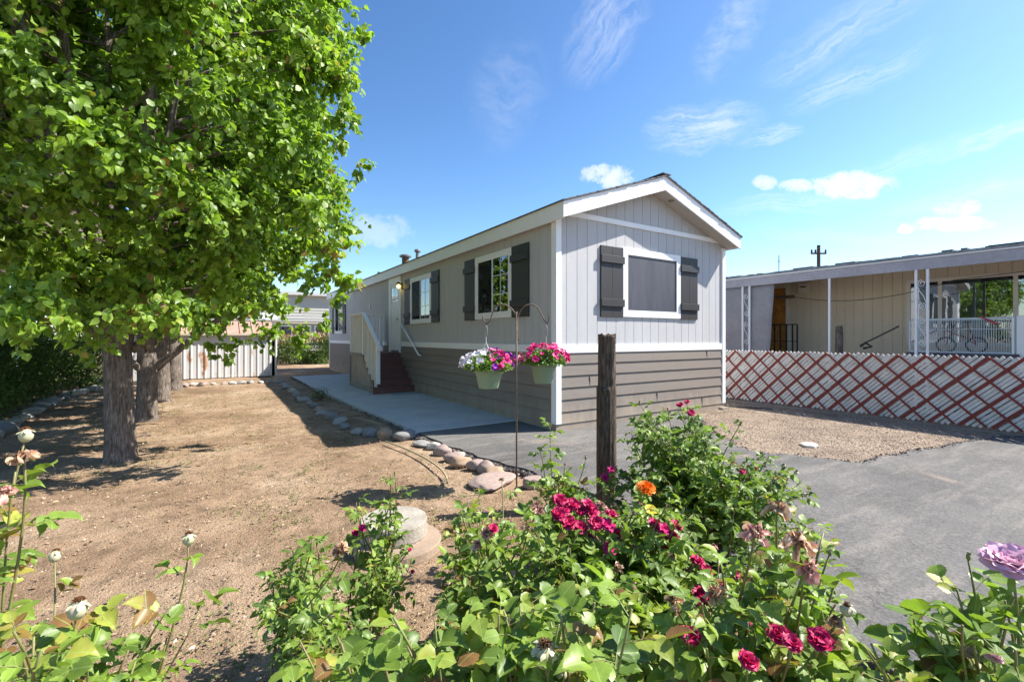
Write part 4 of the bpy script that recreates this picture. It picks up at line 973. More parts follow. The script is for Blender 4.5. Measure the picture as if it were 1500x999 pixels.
# ================================================================== HEDGE AND FAR SHRUBS
def shrub(name, c, rx, ry, h, n, size, m, label, cat, group, seed, plume=0, wid=.55):
    rn = np.random.default_rng(seed); root = empty(name, (c[0], c[1], 0), label, cat, group)
    nc = max(14, int(60*rx*ry*h)); a = rn.uniform(0, 6.283, nc); v = rn.uniform(.12, 1, nc); rho = rn.uniform(.4, 1, nc)**.5*np.sqrt(1-(v*.9)**3)
    cl = np.stack([c[0]+rx*rho*np.cos(a), c[1]+ry*rho*np.sin(a), h*v*.95], 1); cr_ = .2*min(1.6, max(rx, h)+.2)
    i = rn.integers(0, nc, n); pos = cl[i]+rn.normal(0, cr_*.6, (n, 3)); pos[:, 2] = np.clip(pos[:, 2], .05, h*1.15)
    out = unit(pos-np.array([c[0], c[1], h*.3])); ax = unit(rn.normal(0, .8, (n, 3))+out); nn = unit(rn.normal(0, .5, (n, 3))+np.array([0, 0, 1.]))
    leaves('foliage', pos, ax, nn, size*rn.uniform(.6, 1.3, n), np.clip(rn.beta(2, 2, n)+rn.normal(0, .1, nc)[i], 0, .99), m, root, wid=wid)
    st = MB(); r = random.Random(seed)
    for k in range(14):
        t = cl[r.randrange(nc)]; b0 = Vector((c[0]+r.uniform(-.2, .2)*rx, c[1]+r.uniform(-.2, .2)*ry, -.05)); st.tube([b0, (b0+Vector(t))/2+Vector((0, 0, .15*h)), t], [.014, .01, .005], 5)
    st.build('stems', TWIG if plume else BARK, root)
    if plume:
        pos = np.stack([rn.uniform(c[0]-rx, c[0]+rx, plume), rn.uniform(c[1]-ry, c[1]+ry, plume), h*rn.uniform(.85, 1.25, plume)], 1)
        leaves('dry_plumes', pos, unit(rn.normal(0, .4, (plume, 3))+np.array([0, 0, 1.])), unit(rn.normal(0, 1, (plume, 3))), size*rn.uniform(.8, 1.6, plume), rn.random(plume), DRYLEAF, root, wid=.6, kind='stuff')
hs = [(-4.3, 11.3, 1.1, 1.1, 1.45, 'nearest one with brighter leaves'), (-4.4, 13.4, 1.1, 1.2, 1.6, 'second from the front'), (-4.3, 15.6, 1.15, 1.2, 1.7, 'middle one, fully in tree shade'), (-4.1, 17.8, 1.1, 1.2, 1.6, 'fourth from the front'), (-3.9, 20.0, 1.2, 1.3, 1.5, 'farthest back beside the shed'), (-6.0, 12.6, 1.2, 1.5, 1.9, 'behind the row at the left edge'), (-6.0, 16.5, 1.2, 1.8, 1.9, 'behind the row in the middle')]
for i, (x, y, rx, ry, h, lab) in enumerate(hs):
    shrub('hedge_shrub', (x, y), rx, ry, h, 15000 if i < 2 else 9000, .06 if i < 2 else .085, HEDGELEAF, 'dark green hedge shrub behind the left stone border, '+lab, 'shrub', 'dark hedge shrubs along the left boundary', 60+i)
shrub('flowering_shrub', (3.35, 27.5), .75, .5, 1.25, 5000, .10, leaf_mat('far_shrub_leaves', (.05, .09, .03), (.14, .2, .06), (.3, .3, .1), .2, .5), 'yellow-green shrub with tan plumes, left one by the far yellow fence', 'shrub', 'shrubs by the far yellow fence', 80, 300)
shrub('flowering_shrub', (4.75, 27.3), .85, .5, 1.35, 6000, .10, HEDGELEAF, 'dark green shrub with tan plumes, right one against the house corner', 'shrub', 'shrubs by the far yellow fence', 81, 300)
shrub('path_weed', (2.05, 11.6), .14, .16, .22, 260, .05, MATS['hedge_leaves'], 'small spiky green weed growing beside the concrete path', 'plant', None, 90, wid=.3)

# ================================================================== ROCKS
def rock_mesh(seed, m):
    bm = bmesh.new(); bmesh.ops.create_icosphere(bm, subdivisions=3, radius=1)
    for v in bm.verts:
        n = v.co.normalized(); v.co = n*(1+.34*mnoise.noise(n*1.2+Vector((seed*3.1, 0, 0)))+.12*mnoise.noise(n*2.7+Vector((0, seed, 0)))+.03*mnoise.noise(n*8+Vector((0, seed, 0))))
    me = bpy.data.meshes.new('rock'); bm.to_mesh(me); bm.free(); me.materials.append(m)
    me.polygons.foreach_set('use_smooth', [True]*len(me.polygons)); return me
ROCKM = [[rock_mesh(i*7+j, ROCK[i]) for j in range(3)] for i in range(5)]
rk = random.Random(12)
def rock(x, y, s, kind, label, group, sq=None, z=None):
    o = bpy.data.objects.new('border_rock', ROCKM[kind][rk.randrange(3)]); col.objects.link(o)
    sq = sq or (rk.uniform(.9, 1.3), rk.uniform(.75, 1), rk.uniform(.55, .75)); s *= .92; o.scale = [s*q for q in sq]
    o.location = (x, y, (s*sq[2]*.38 if z is None else z)-.02); o.rotation_euler = (rk.uniform(-.15, .15), rk.uniform(-.15, .15), rk.uniform(0, 6.28))
    return tag(o, label, 'rock', group)
G1 = 'rocks edging the path strip'
for i in range(17):
    t = i/16; y = 15.8-8.6*t+rk.uniform(-.1, .1); x = 1.66+.04*t+.25*max(0, t-.75)*4*.3+rk.uniform(-.05, .05)
    rock(x, y, rk.uniform(.08, .14), rk.choice((0, 0, 3, 4, 2)), 'shaded river rock in the line edging the path strip', G1)
rock(1.93, 7.0, .14, 3, 'dark grey rock in the shaded row, next to the tan one', None)
rock(2.07, 6.73, .135, 1, 'round tan rock between two dark grey ones at the shadow corner', None, (1, .9, .8))
rock(2.30, 6.50, .17, 3, 'large flat dark grey rock at the corner of the path', None, (1.35, .8, .6))
rock(2.36, 6.0, .12, 0, 'flat grey rock half in shade beside the driveway edge', None, (1.5, .8, .35))
for i, (x, y, s, k, lab) in enumerate([(2.42, 5.72, .10, 4, 'small pale flat rock at the far end of the sunlit driveway border'), (2.40, 5.38, .12, 2, 'pinkish rock after the pale flat one on the driveway border'), (2.52, 5.12, .07, 4, 'tiny white stone behind the sunlit border rocks'), (2.40, 5.02, .125, 2, 'speckled tan rock in the middle of the driveway border'), (2.38, 4.80, .115, 1, 'tan rock sunk in front of the speckled one'), (2.45, 4.58, .10, 2, 'small pink rock left of the large rounded one'), (2.50, 4.42, .13, 2, 'large smooth rounded pink rock near the flat stepping stone'), (2.50, 4.25, .10, 1, 'low brown rock against the flat stepping stone')]):
    rock(x, y, s, k, lab, None)
G2 = 'rocks across the yard before the shed'
for i in range(11):
    rock(-.9+i*.255+rk.uniform(-.03, .03), 17.2-.04*i+rk.uniform(-.08, .08), rk.uniform(.09, .15), rk.choice((4, 2, 0)), 'pale rock in the row crossing the yard before the shed', G2)
G3 = 'rocks along the left hedge'
for i in range(26):
    t = i/25; y = 10.0+7.5*t; x = -2.85-.28*math.sin(t*2.6)+rk.uniform(-.06, .06)
    rock(x, y, rk.uniform(.11, .18), rk.choice((0, 0, 4, 3)), 'grey rock in the border along the left hedge', G3, (1.3, .9, .6))
# flat stepping stone, gravel slab
def slab(name, c, r, h, m, seed, label, cat):
    rr = random.Random(seed); n = 15; pol = []
    for k in range(n):
        a = 2*math.pi*k/n; q = r*(1+rr.uniform(-.13, .13)); pol.append((c[0]+q*1.1*math.cos(a), c[1]+q*.85*math.sin(a)))
    o = MB().prism(pol, -.03, h).build(name, m, None, bevel=.02, label=label, cat=cat); return o
o = rock(2.34, 4.04, .165, 2, 'wide flat tan flagstone beside the garden hook pole', None, (1.8, 1.3, .3), .02); o.name = 'flat_flagstone'; o.rotation_euler = (.03, -.02, .4); o['category'] = 'stone'
slab('flat_stone', (6.6, 3.0), .12, .045, ROCK[4], 5, 'small flat stone lying alone on the gravel', 'stone')
slab('flat_stone', (2.62, 3.72), .09, .07, ROCK[2], 6, 'small stone tucked at the foot of the hook pole', 'stone')
slab('pale_stone', tuple(P(445, 985, 2.05).xy), .10, .05, ROCK[4], 8, 'pale flat stone on the dirt under the front left rose bush', 'stone')
# concrete well cap
cp = (1.06, 3.13)
def disc(r, z0, z1, m, name, parent=None, seed=1, **kw):
    pr = [(r*.985, z0), (r, z0+.015), (r*.99, z1-.015), (r*.965, z1)]
    return MB().lathe([(r*.95, z0)]+pr, (cp[0], cp[1], 0), 40).build(name, m, parent, smooth=False, **kw)
wc = empty('concrete_disc', (cp[0], cp[1], 0), 'round pale concrete cap stacked on a wider concrete slab in the dirt', 'concrete cap')
disc(.30, -.03, .05, mat('tan_concrete', (.34, .25, .18), .9, var=.2, vscale=5, bump=.4, bscale=50), 'lower_slab', wc); cp = (1.05, 3.20)
disc(.235, .05, .17, mat('pale_rough_concrete', (.40, .36, .30), .9, var=.3, vscale=7, bump=.8, bscale=50), 'upper_disc', wc)
# hose
hp = [tuple(g_) for g_ in ((1.95, 6.3, .0), (2.15, 5.9, .005), (2.12, 5.4, .0), (2.1, 4.95, .0), (2.13, 4.6, .0), (2.0, 4.3, -.005), (1.93, 4.22, -.02))]
MB().tube([bez([hp[0], hp[2], hp[4], hp[6]], t)+Vector((0, 0, .015)) for t in np.linspace(0, 1, 24)], .011, 8).build('garden_hose', mat('dusty_hose', (.36, .30, .17), .7), None, smooth=True, label='dusty tan garden hose lying on the dirt by the rocks', cat='hose')
MB().tube([(1.9, 8.5, .03), (2.1, 8.1, .04), (2.25, 7.6, .02)], .012, 6).build('fallen_stick', TWIG, None, label='pale stick lying in the strip between rocks and path', cat='stick')
MB().tube([(8.75, 5.7, .03), (9.0, 5.3, .04), (9.25, 5.05, .03), (9.3, 4.9, .02)], .012, 6).build('black_cable', BLACKM, None, label='short black cable lying by the house corner and fence', cat='cable')

# ================================================================== WOODEN POST
def wood_post():
    c = P(889, 738, 4.0); c.z = 0; n = 36; vs = []; rings = 60; Ht = 1.475
    for j in range(rings+1):
        t = j/rings; z = Ht*t
        for k in range(n):
            a = 2*math.pi*k/n
            sqx = .075*(1+.0*t); 
            if z < 1.02: sqx *= 1.05+.13*(math.cos(a-math.pi-YAW) > .3)
            m = (abs(math.cos(a))**4+abs(math.sin(a))**4)**-.25
            q = sqx*m*.93*(1+.05*mnoise.noise(Vector((math.cos(a)*7, math.sin(a)*7, z*.5)))+.08*mnoise.noise(Vector((math.cos(a)*13, math.sin(a)*13, z*.8)))+.02*mnoise.noise(Vector((a*3, 0, z*9))))
            zz = z+(.035*mnoise.noise(Vector((math.cos(a)*6, math.sin(a)*6, 4))) if j == rings else 0)
            vs.append((c.x+q*math.cos(a+YAW*-1), c.y+q*math.sin(a-YAW), zz))
    fs = [(i*n+k, i*n+(k+1) % n, (i+1)*n+(k+1) % n, (i+1)*n+k) for i in range(rings) for k in range(n)]
    b = len(vs); vs.append((c.x, c.y, Ht-.035)); fs += [(rings*n+k, rings*n+(k+1) % n, b) for k in range(n)]
    MB().add(vs, fs).build('wooden_post', POSTWOOD, None, smooth=True, label='dark weathered square wooden post standing among the rose bushes', cat='post')
wood_post()

# ================================================================== SHEPHERD HOOK AND BASKETS
HB = Vector((2.42, 3.70, 0)); HD = 4.43
def hook():
    o = empty('shepherd_hook', HB, 'rusty double shepherd hook pole carrying the two flower baskets', 'plant hook')
    MB().tube([HB+Vector((0, 0, -.1)), HB+Vector((0, 0, 1.70))], .008, 8).build('pole', RUST, o, smooth=True)
    def arm(s):
        pts = []
        pxs = [(758, 500), (757, 470), (754.5+.0, 460), (748, 451), (737, 446), (727, 449), (721, 460), (718, 470), (712, 474), (708, 468), (707, 462)]
        if s > 0: pxs = [(759, 500), (758.5, 470), (761, 458), (768, 449), (777, 446), (786, 449), (793, 460), (798, 470), (802, 473), (804, 468), (805, 462)]
        return [P(x, y, HD) for x, y in pxs]
    for s in (-1, 1):
        k = arm(s); pts = []
        for i in range(len(k)-1):
            a = k[max(0, i-1)]; b = k[i]; c = k[i+1]; d = k[min(len(k)-1, i+2)]
            for t in (0, .25, .5, .75): pts.append(.5*((2*b)+(c-a)*t+(2*a-5*b+4*c-d)*t*t+(3*b-a-3*c+d)*t**3))
        pts.append(k[-1]); MB().tube(pts, .0065, 8).build('hook_arm', RUST, o, smooth=True)
hook()

def petal(mb, c, axis, az, L, W, a0, a1, curl=0., ruf=.0, seed=0, nu=4, nv=5):
    """One curved petal: starts at c, leaves the axis at angle a0 and bends to a1."""
    ax = Vector(axis).normalized(); u = ax.orthogonal().normalized(); w = ax.cross(u)
    rad = u*math.cos(az)+w*math.sin(az); tan = ax.cross(rad)
    vs = []; p = Vector(c)
    for j in range(nv+1):
        t = j/nv; an = a0+(a1-a0)*t; d = ax*math.cos(an)+rad*math.sin(an); nrm = rad*math.cos(an)-ax*math.sin(an)
        if j: p = p+d*(L/nv)
        ww = W*(.25+.75*math.sin(min(1, t*1.15+.05)*math.pi*.5))*(1 if t < .8 else (1-(t-.8)*1.6))
        for i in range(nu+1):
            s = (i/nu-.5)*2
            q = p+tan*(s*ww*.5)-nrm*(curl*W*s*s)+nrm*(ruf*W*mnoise.noise(Vector((s*2+seed*1.7, t*3, az*3))))
            vs.append(q)
    n = nu+1
    mb.add(vs, [(j*n+i, j*n+i+1, (j+1)*n+i+1, (j+1)*n+i) for j in range(nv) for i in range(nu)])
def petunia(c, axis, s, m, parent, seed):
    mb = MB()
    for k in range(5): petal(mb, c, axis, k*1.2566+seed, s*.62, s*.60, .25, 1.45+.35*math.sin(seed*3.7+k), .08, .32, seed+k, 4, 4)
    return mb.build('flower', m, parent, smooth=True)
def basket(px, pz_top, pz_bot, d, wpx, label, colours, seed):
    c = P(px, pz_bot, d); R0 = wpx/672*d/2; h = (pz_bot-pz_top)/672*d
    o = empty('hanging_basket', c, label, 'flower basket', 'flower baskets hanging from the shepherd hook')
    GP = mat('sage_green_plastic', (.22, .31, .20), .45, var=.08, vscale=10)
    MB().lathe([(R0*.70, 0), (R0*.74, .01), (R0*.98, h-.035), (R0*1.06, h-.034), (R0*1.08, h), (R0*.96, h), (R0*.9, h-.03)], c, 32).build('pot', GP, o, smooth=False, bevel=.002)
    top = c+Vector((0, 0, h)); hk = P(712 if px < 750 else 800, 476, HD)
    w = MB()
    for k in range(3):
        a = k*2.094+.5; w.tube([top+Vector((math.cos(a)*R0, math.sin(a)*R0, 0)), hk+Vector((0, 0, -.16))], .0025, 5)
    w.tube([hk+Vector((0, 0, -.16)), hk+Vector((0, 0, -.10))], .003, 5)
    w.build('hanger_wires', mat('pale_wire', (.6, .6, .58), .5), o)
    ln = []
    for t in np.linspace(0, 2*math.pi, 21): ln.append(hk+Vector((RT.x*math.sin(t)*.012, RT.y*math.sin(t)*.012, -.06+.05*math.cos(t))))
    MB().tube(ln, .004, 6).build('swivel_clip', GALV, o, smooth=True)
    rn = np.random.default_rng(seed); r = random.Random(seed); n = 2600
    u = rn.normal(0, 1, (n, 3)); u = unit(u); u[:, 2] = np.abs(u[:, 2])*1.1-.25; rad = rn.uniform(.35, 1, n)**.5
    pos = np.array(top)+u*rad[:, None]*np.array([R0*1.75, R0*1.75, .12])+np.array([0, 0, .03])
    leaves('foliage', pos, unit(u+rn.normal(0, .6, (n, 3))), unit(rn.normal(0, .5, (n, 3))+np.array([0, 0, 1.])), rn.uniform(.018, .036, n), rn.random(n)*.98, BASKETLEAF, o, wid=1.)
    for k in range(78):
        a = r.uniform(0, 6.283); e = math.asin(r.uniform(-.05, 1)); rr = r.uniform(.95, 1.1)
        q = Vector((math.cos(a)*math.cos(e), math.sin(a)*math.cos(e), math.sin(e)))
        side = q.dot(RT); p = top+Vector((q.x*R0*1.9*rr, q.y*R0*1.9*rr, q.z*.15*rr+.03))
        if colours == 'mixed': m = P_WHITE if side < -.05 else (P_PURP if (side > .1 and r.random() < .62) else (P_PINK if side < .25 and r.random() < .6 else P_HOT))
        else: m = P_PINK if side < -.75 else P_HOT
        petunia(p, q+Vector((r.gauss(0, .45), r.gauss(0, .45), .25+r.gauss(0, .3))), r.uniform(.038, .068), m, o, k)
basket(716, 541, 568.5, 4.42, 40, 'sage green hanging basket of white, pink and purple petunias, left of the pole', 'mixed', 5)
basket(796, 533, 561, 4.62, 36, 'sage green hanging basket of bright magenta petunias, right of the pole', 'hot', 6)

# ================================================================== ROSES
def rose_head(kind, c, axis, s, parent, seed):
    r = random.Random(seed); c = Vector(c); mb = MB(); lab = None
    ax = (Vector(axis).normalized()+Vector((r.uniform(-.4, .4), r.uniform(-.4, .4), r.uniform(0, .4)))).normalized()
    if kind in ('magenta', 'hot', 'orange', 'lavender', 'yellow'):
        tc_ = (Vector((0, 0, CAM_H+.3))-c).normalized(); ax = (ax*.6+tc_*r.uniform(.3, .9)+Vector((.25, -.1, .35))).normalized()
    if kind in ('magenta', 'hot'):
        for ring, (n, a1, L) in enumerate(((6, 1.9, .55), (6, 1.3, .5), (5, .8, .42), (4, .35, .34))):
            for k in range(n): petal(mb, c, ax, k*6.283/n+ring*.5+r.uniform(-.2, .2), s*L, s*L*1.15, .15, a1+r.uniform(-.25, .25), .12, .35, seed+k+ring*9, 4, 5)
        m = P_MAG if kind == 'magenta' else P_HOT; lab = 'magenta rose bloom'
    elif kind == 'orange':
        for ring in range(7):
            n = 9
            for k in range(n): petal(mb, c, ax, k*6.283/n+ring*.37, s*.5*(1-.04*ring), s*.22, .1, 1.75-ring*.26, .1, .2, seed+k, 3, 4)
        m = P_ORNG; lab = 'orange many-petalled bloom'
    elif kind == 'yellow':
        for k in range(9): petal(mb, c, ax, k*.7, s*.5, s*.3, .2, 1.4, .1, .3, seed+k, 3, 4)
        m = P_YEL; lab = 'yellow fading bloom'
    elif kind == 'lavender':
        for ring, (n, a1, L) in enumerate(((7, 1.9, .6), (7, 1.55, .58), (7, 1.2, .54), (6, .9, .48), (5, .55, .42), (4, .25, .36))):
            for k in range(n): petal(mb, c, ax, k*6.283/n+ring*.45+r.uniform(-.15, .15), s*L, s*L*.72, .12, a1, .12, .22, seed+k+ring*7, 5, 6)
        m = P_LAV; lab = 'full lavender pink rose bloom'
    elif kind in ('dead', 'deadpink'):
        s *= .82
        for k in range(7): petal(mb, c-ax*s*.05, ax, k*.9+r.uniform(-.4, .4), s*r.uniform(.35, .85), s*r.uniform(.22, .42), .9, 2.5+r.uniform(-.6, .6), .4, .9, seed+k, 4, 7)
        for k in range(11): petal(mb, c-ax*s*.12+Vector((r.gauss(0, s*.06), r.gauss(0, s*.06), 0)), ax, k*.6, s*r.uniform(.3, .5), s*r.uniform(.25, .45), .2, r.uniform(-.6, 1.3), .5, 1.2, seed+k+20, 5, 6)
        m = P_DEAD if kind == 'dead' else P_DEADP; lab = 'withered drooping rose head'
        b2 = MB()
        for k in range(60):
            q = (ax*.6+Vector((r.gauss(0, .5), r.gauss(0, .5), r.gauss(0, .5)))).normalized(); b2.bar(c+ax*s*.1, c+ax*s*.1+q*s*.32, s*.02, s*.02)
        b2.build('dry_stamens', P_BROWN, parent)
    elif kind == 'hip':
        o = MB().ball(c, s*.42, 10, 8, (1, 1, 1.15)).build('rose_hip', HIP, parent, smooth=True, label='pale spent rose hip with brown stamens')
        for k in range(6): petal(mb, c+ax*s*.25, ax, k*1.05, s*.6, s*.2, .7, 2.3, 0, .2, seed+k, 2, 4)
        mb.build('sepals', HIP, parent, smooth=True)
        b2 = MB()
        for k in range(70):
            q = (ax*1.3+Vector((r.gauss(0, .6), r.gauss(0, .6), r.gauss(0, .4)))).normalized(); b2.bar(c+ax*s*.3, c+ax*s*.3+q*s*.36, s*.03, s*.03)
        b2.build('dry_stamens', P_BROWN, parent); return
    elif kind == 'bud':
        mb.ball(c+ax*s*.2, s*.3, 8, 6, (.8, .8, 1.5))
        for k in range(5): petal(mb, c, ax, k*1.257, s*.8, s*.2, .5, .1, 0, .1, seed+k, 2, 4)
        mb.build('bud', STEM, parent, smooth=True); return
    elif kind == 'budred':
        mb.ball(c+ax*s*.3, s*.32, 8, 6, (.8, .8, 1.4)); mb.build('bud', P_MAG, parent, smooth=True, label='closed magenta bud'); return
    else: return
    mb.build('flower', m, parent, smooth=True, label=lab)
    g2 = MB()
    for k in range(5): petal(g2, c-ax*s*.05, ax, k*1.257, s*.45, s*.12, 1.0, 2.2, 0, .1, seed+k, 2, 4)
    g2.ball(c-ax*s*.06, s*.1, 8, 6); g2.build('calyx', ROSELEAF, parent, smooth=True)

def serrated():
    V = [(0, 0, 0)]; F = []; n = 9; prev = None
    for i in range(1, n+1):
        y = i/n; w = .37*math.sin(min(1, y**.8)*math.pi)**.75*(1.07 if i % 2 else .93)+.01; z = .09*w/.37
        k = len(V)
        if i < n:
            V += [(0, y, -.03*y), (-w, y-.03, z), (w, y-.03, z)]
            if prev is None: F += [(0, k+2, k), (0, k, k+1)]
            else: F += [(prev, prev+2, k+2, k), (prev, k, k+1, prev+1)]
            prev = k
        else: V.append((0, 1, -.1)); F += [(prev, prev+2, k), (prev, k, prev+1)]
    return np.array(V), F
LT_SERR = serrated()
def rose_bush(label, base, tips, fills, lsize, seed, n_leaf=5, spacing=.055, t0=.25, cane_r=.0045, wid=1.02, tone=0., group='rose bushes in the front bed'):
    root = empty('rose_bush', (base[0], base[1], 0), label, 'rose bush', group)
    r = random.Random(seed); cn = MB(); Pp, A, Nn, S, Q = [], [], [], [], []
    allt = [(P(t[0], t[1], t[2]), t[3], t[4], t[5] if len(t) > 5 else 1.) for t in tips]
    for x0, x1, y0, y1, d0, d1, n in fills:
        for _ in range(n): allt.append((P(r.uniform(x0, x1), r.uniform(y0, y1), r.uniform(d0, d1)), None, 0, 1.))
    hi = 0
    for tip, kind, s, lf in allt:
        if tip.z < .08: tip.z = .08+r.random()*.1
        b0 = Vector((base[0]+r.gauss(0, .06), base[1]+r.gauss(0, .06), -.03))
        if (tip-b0).xy.length > .9 and kind is None: b0 = Vector((b0.x*.45+tip.x*.55, b0.y*.45+tip.y*.55, -.03))
        c1 = b0+Vector(((tip.x-b0.x)*.12+r.gauss(0, .04), (tip.y-b0.y)*.12+r.gauss(0, .04), tip.z*.45)); c2 = Vector((tip.x-(tip.x-b0.x)*.22+r.gauss(0, .03), tip.y-(tip.y-b0.y)*.22+r.gauss(0, .03), tip.z*.78))
        p = [b0, c1, c2, tip]; L = sum((bez(p, (i+1)/10)-bez(p, i/10)).length for i in range(10))
        pts = [bez(p, t) for t in np.linspace(0, 1, 12)]; k0 = cane_r*(.8+.5*r.random())
        cn.tube(pts, [k0*(1-.55*i/11) for i in range(12)], 6)
        n = max(2, int(L*(1-t0)/spacing*lf)); ph = r.random()*6.28
        for i in range(n):
            t = t0+(1-t0)*(i+r.random()*.6)/n
            if kind and t > .93 and lf < 1: continue
            q = bez(p, min(t, .99)); dirn = (bez(p, min(1, t+.02))-bez(p, t-.02)).normalized(); ph += 2.4
            u = dirn.orthogonal().normalized(); v = dirn.cross(u); side = (u*math.cos(ph)+v*math.sin(ph)); stalk = (side*.9+dirn*.35+Vector((0, 0, .15))).normalized()
            sz = lsize*r.uniform(.65, 1.2)*(1-.3*max(0, t-.8)/.2); Ls = sz*r.uniform(1.5, 2.1); tl = min(.98, max(0, r.betavariate(2, 2.1)+tone+.15*(t-.6)))
            if r.random() < .02: tl = 1.
            droop = Vector((0, 0, -.35)); end = q+stalk*Ls+droop*Ls*.35
            cn.tube([q, q+stalk*Ls*.5, end], [.0011, .0009, .0007], 3, cap=False)
            up = Vector((r.gauss(0, .35), r.gauss(0, .35), 1)); lat = stalk.cross(up).normalized()
            lv = [(end, (stalk+droop*.8), 1.1)]
            for f, sc in ((.78, 1.), (.42, .82)) if n_leaf == 5 else (((.65, .95),) if n_leaf == 3 else ((.82, 1.), (.56, .9), (.3, .75))):
                pp = q+stalk*Ls*f+droop*Ls*.35*f*f
                for sd in (-1, 1): lv.append((pp, lat*sd*.85+stalk*.45+droop*.35, sc))
            for pp, ax, sc in lv:
                Pp.append(tuple(pp)); A.append(tuple(ax+Vector((r.gauss(0, .12), r.gauss(0, .12), r.gauss(0, .18))))); Nn.append(tuple(up+Vector((r.gauss(0, .3), r.gauss(0, .3), 0)))); S.append(sz*sc*r.uniform(.85, 1.15)); Q.append(min(1, max(0, tl+r.gauss(0, .06))))
        if kind:
            rose_head(kind, tip, (tip-bez(p, .93)), s, root, seed*50+hi); hi += 1
    cn.build('canes', STEM, root, smooth=True)
    leaves('foliage', Pp, A, Nn, S, Q, ROSELEAF, root, LT_SERR if lsize >= .042 else LT_FINE, wid=wid)
    return root
gb = lambda x, y, d: tuple(P(x, y, d).xy)
rose_bush('tall dense rose bush behind the wooden post, with small magenta clusters on top', gb(1040, 0, 3.2),
          [(937, 592, 3.0, 'bud', .03, 1), (996, 595, 3.0, 'magenta', .05, .8), (1012, 606, 3.0, 'magenta', .055, .8), (1006, 590, 3.05, 'magenta', .04, .8), (1084, 622, 2.9, 'bud', .03, 1), (978, 600, 3.05, 'budred', .022, 1), (1085, 691, 2.6, 'magenta', .05, 1), (1107, 687, 2.6, 'budred', .025, 1), (1147, 682, 2.5, 'hip', .028, .7), (1166, 692, 2.5, 'hip', .026, .7), (1040, 640, 3., 'bud', .03, 1), (1180, 725, 2.3, 'hip', .022, 1), (1012, 660, 2.9, 'bud', .03, 1), (895, 690, 3.0, 'hot', .06, 1), (886, 700, 3.0, 'hot', .055, 1)],
          [(915, 1060, 610, 740, 2.7, 3.5, 48), (1000, 1150, 660, 780, 2.4, 3.3, 37), (1080, 1195, 700, 800, 2.2, 3.0, 13), (900, 1000, 690, 770, 2.5, 3.0, 13), (925, 1020, 610, 640, 2.8, 3.2, 5)], .042, 101, spacing=.042, t0=.35, tone=-.1)
rose_bush('slender young rose shoot rising left of the wooden post', gb(815, 0, 3.0),
          [(806, 624, 2.9, 'bud', .03, 1.1), (858, 672, 2.9, 'bud', .03, .8), (828, 680, 2.9, 'deadpink', .025, 1), (786, 740, 2.0, 'deadpink', .055, .5)],
          [(770, 850, 640, 740, 2.7, 3.1, 7), (765, 905, 700, 770, 2.6, 3.2, 19)], .046, 102, spacing=.05, t0=.35, tone=-.02)
rose_bush('thin rose cane with bright leaves standing in front of the concrete disc', gb(545, 0, 2.3),
          [(572, 694, 2.15, None, 0, 1.0), (578, 694, 2.15, 'bud', .018, .8), (530, 775, 2.1, 'hot', .04, .7), (520, 782, 2.1, 'magenta', .035, .6), (600, 805, 2.1, 'magenta', .02, .7), (604, 838, 2.0, 'magenta', .02, .8), (575, 800, 2.1, 'budred', .016, .8)],
          [(520, 590, 720, 790, 2.05, 2.25, 7), (505, 600, 810, 900, 1.8, 2.1, 9)], .036, 103, spacing=.05, t0=.3, tone=.02)
rose_bush('bushy rose with fine leaves at the left of the front bed', gb(450, 0, 2.0),
          [(428, 800, 1.95, None, 0, 1.2), (455, 790, 1.95, None, 0, 1.2), (424, 840, 1.9, 'hip', .012, 1), (500, 806, 1.25, 'dead', .055, .35)],
          [(385, 475, 790, 910, 1.7, 2.05, 14), (380, 520, 870, 960, 1.4, 1.9, 8), (450, 560, 910, 990, 1.1, 1.6, 6)], .037, 104, spacing=.045, t0=.3, tone=.0)
rose_bush('rose with pale pink faded heads between the concrete disc and the hook pole', gb(705, 0, 2.1),
          [(712, 782, 1.6, 'deadpink', .055, .6), (700, 798, 1.6, 'deadpink', .045, .6), (722, 776, 1.6, 'magenta', .04, .6), (700, 718, 2.3, 'dead', .03, .5), (735, 702, 2.4, 'dead', .03, .3), (788, 745, 1.8, 'deadpink', .05, .3), (775, 770, 1.7, 'dead', .05, .3)],
          [(650, 745, 735, 830, 1.9, 2.3, 18), (640, 760, 810, 900, 1.5, 2.0, 18)], .046, 105, spacing=.045, t0=.3, wid=.85, tone=.12)
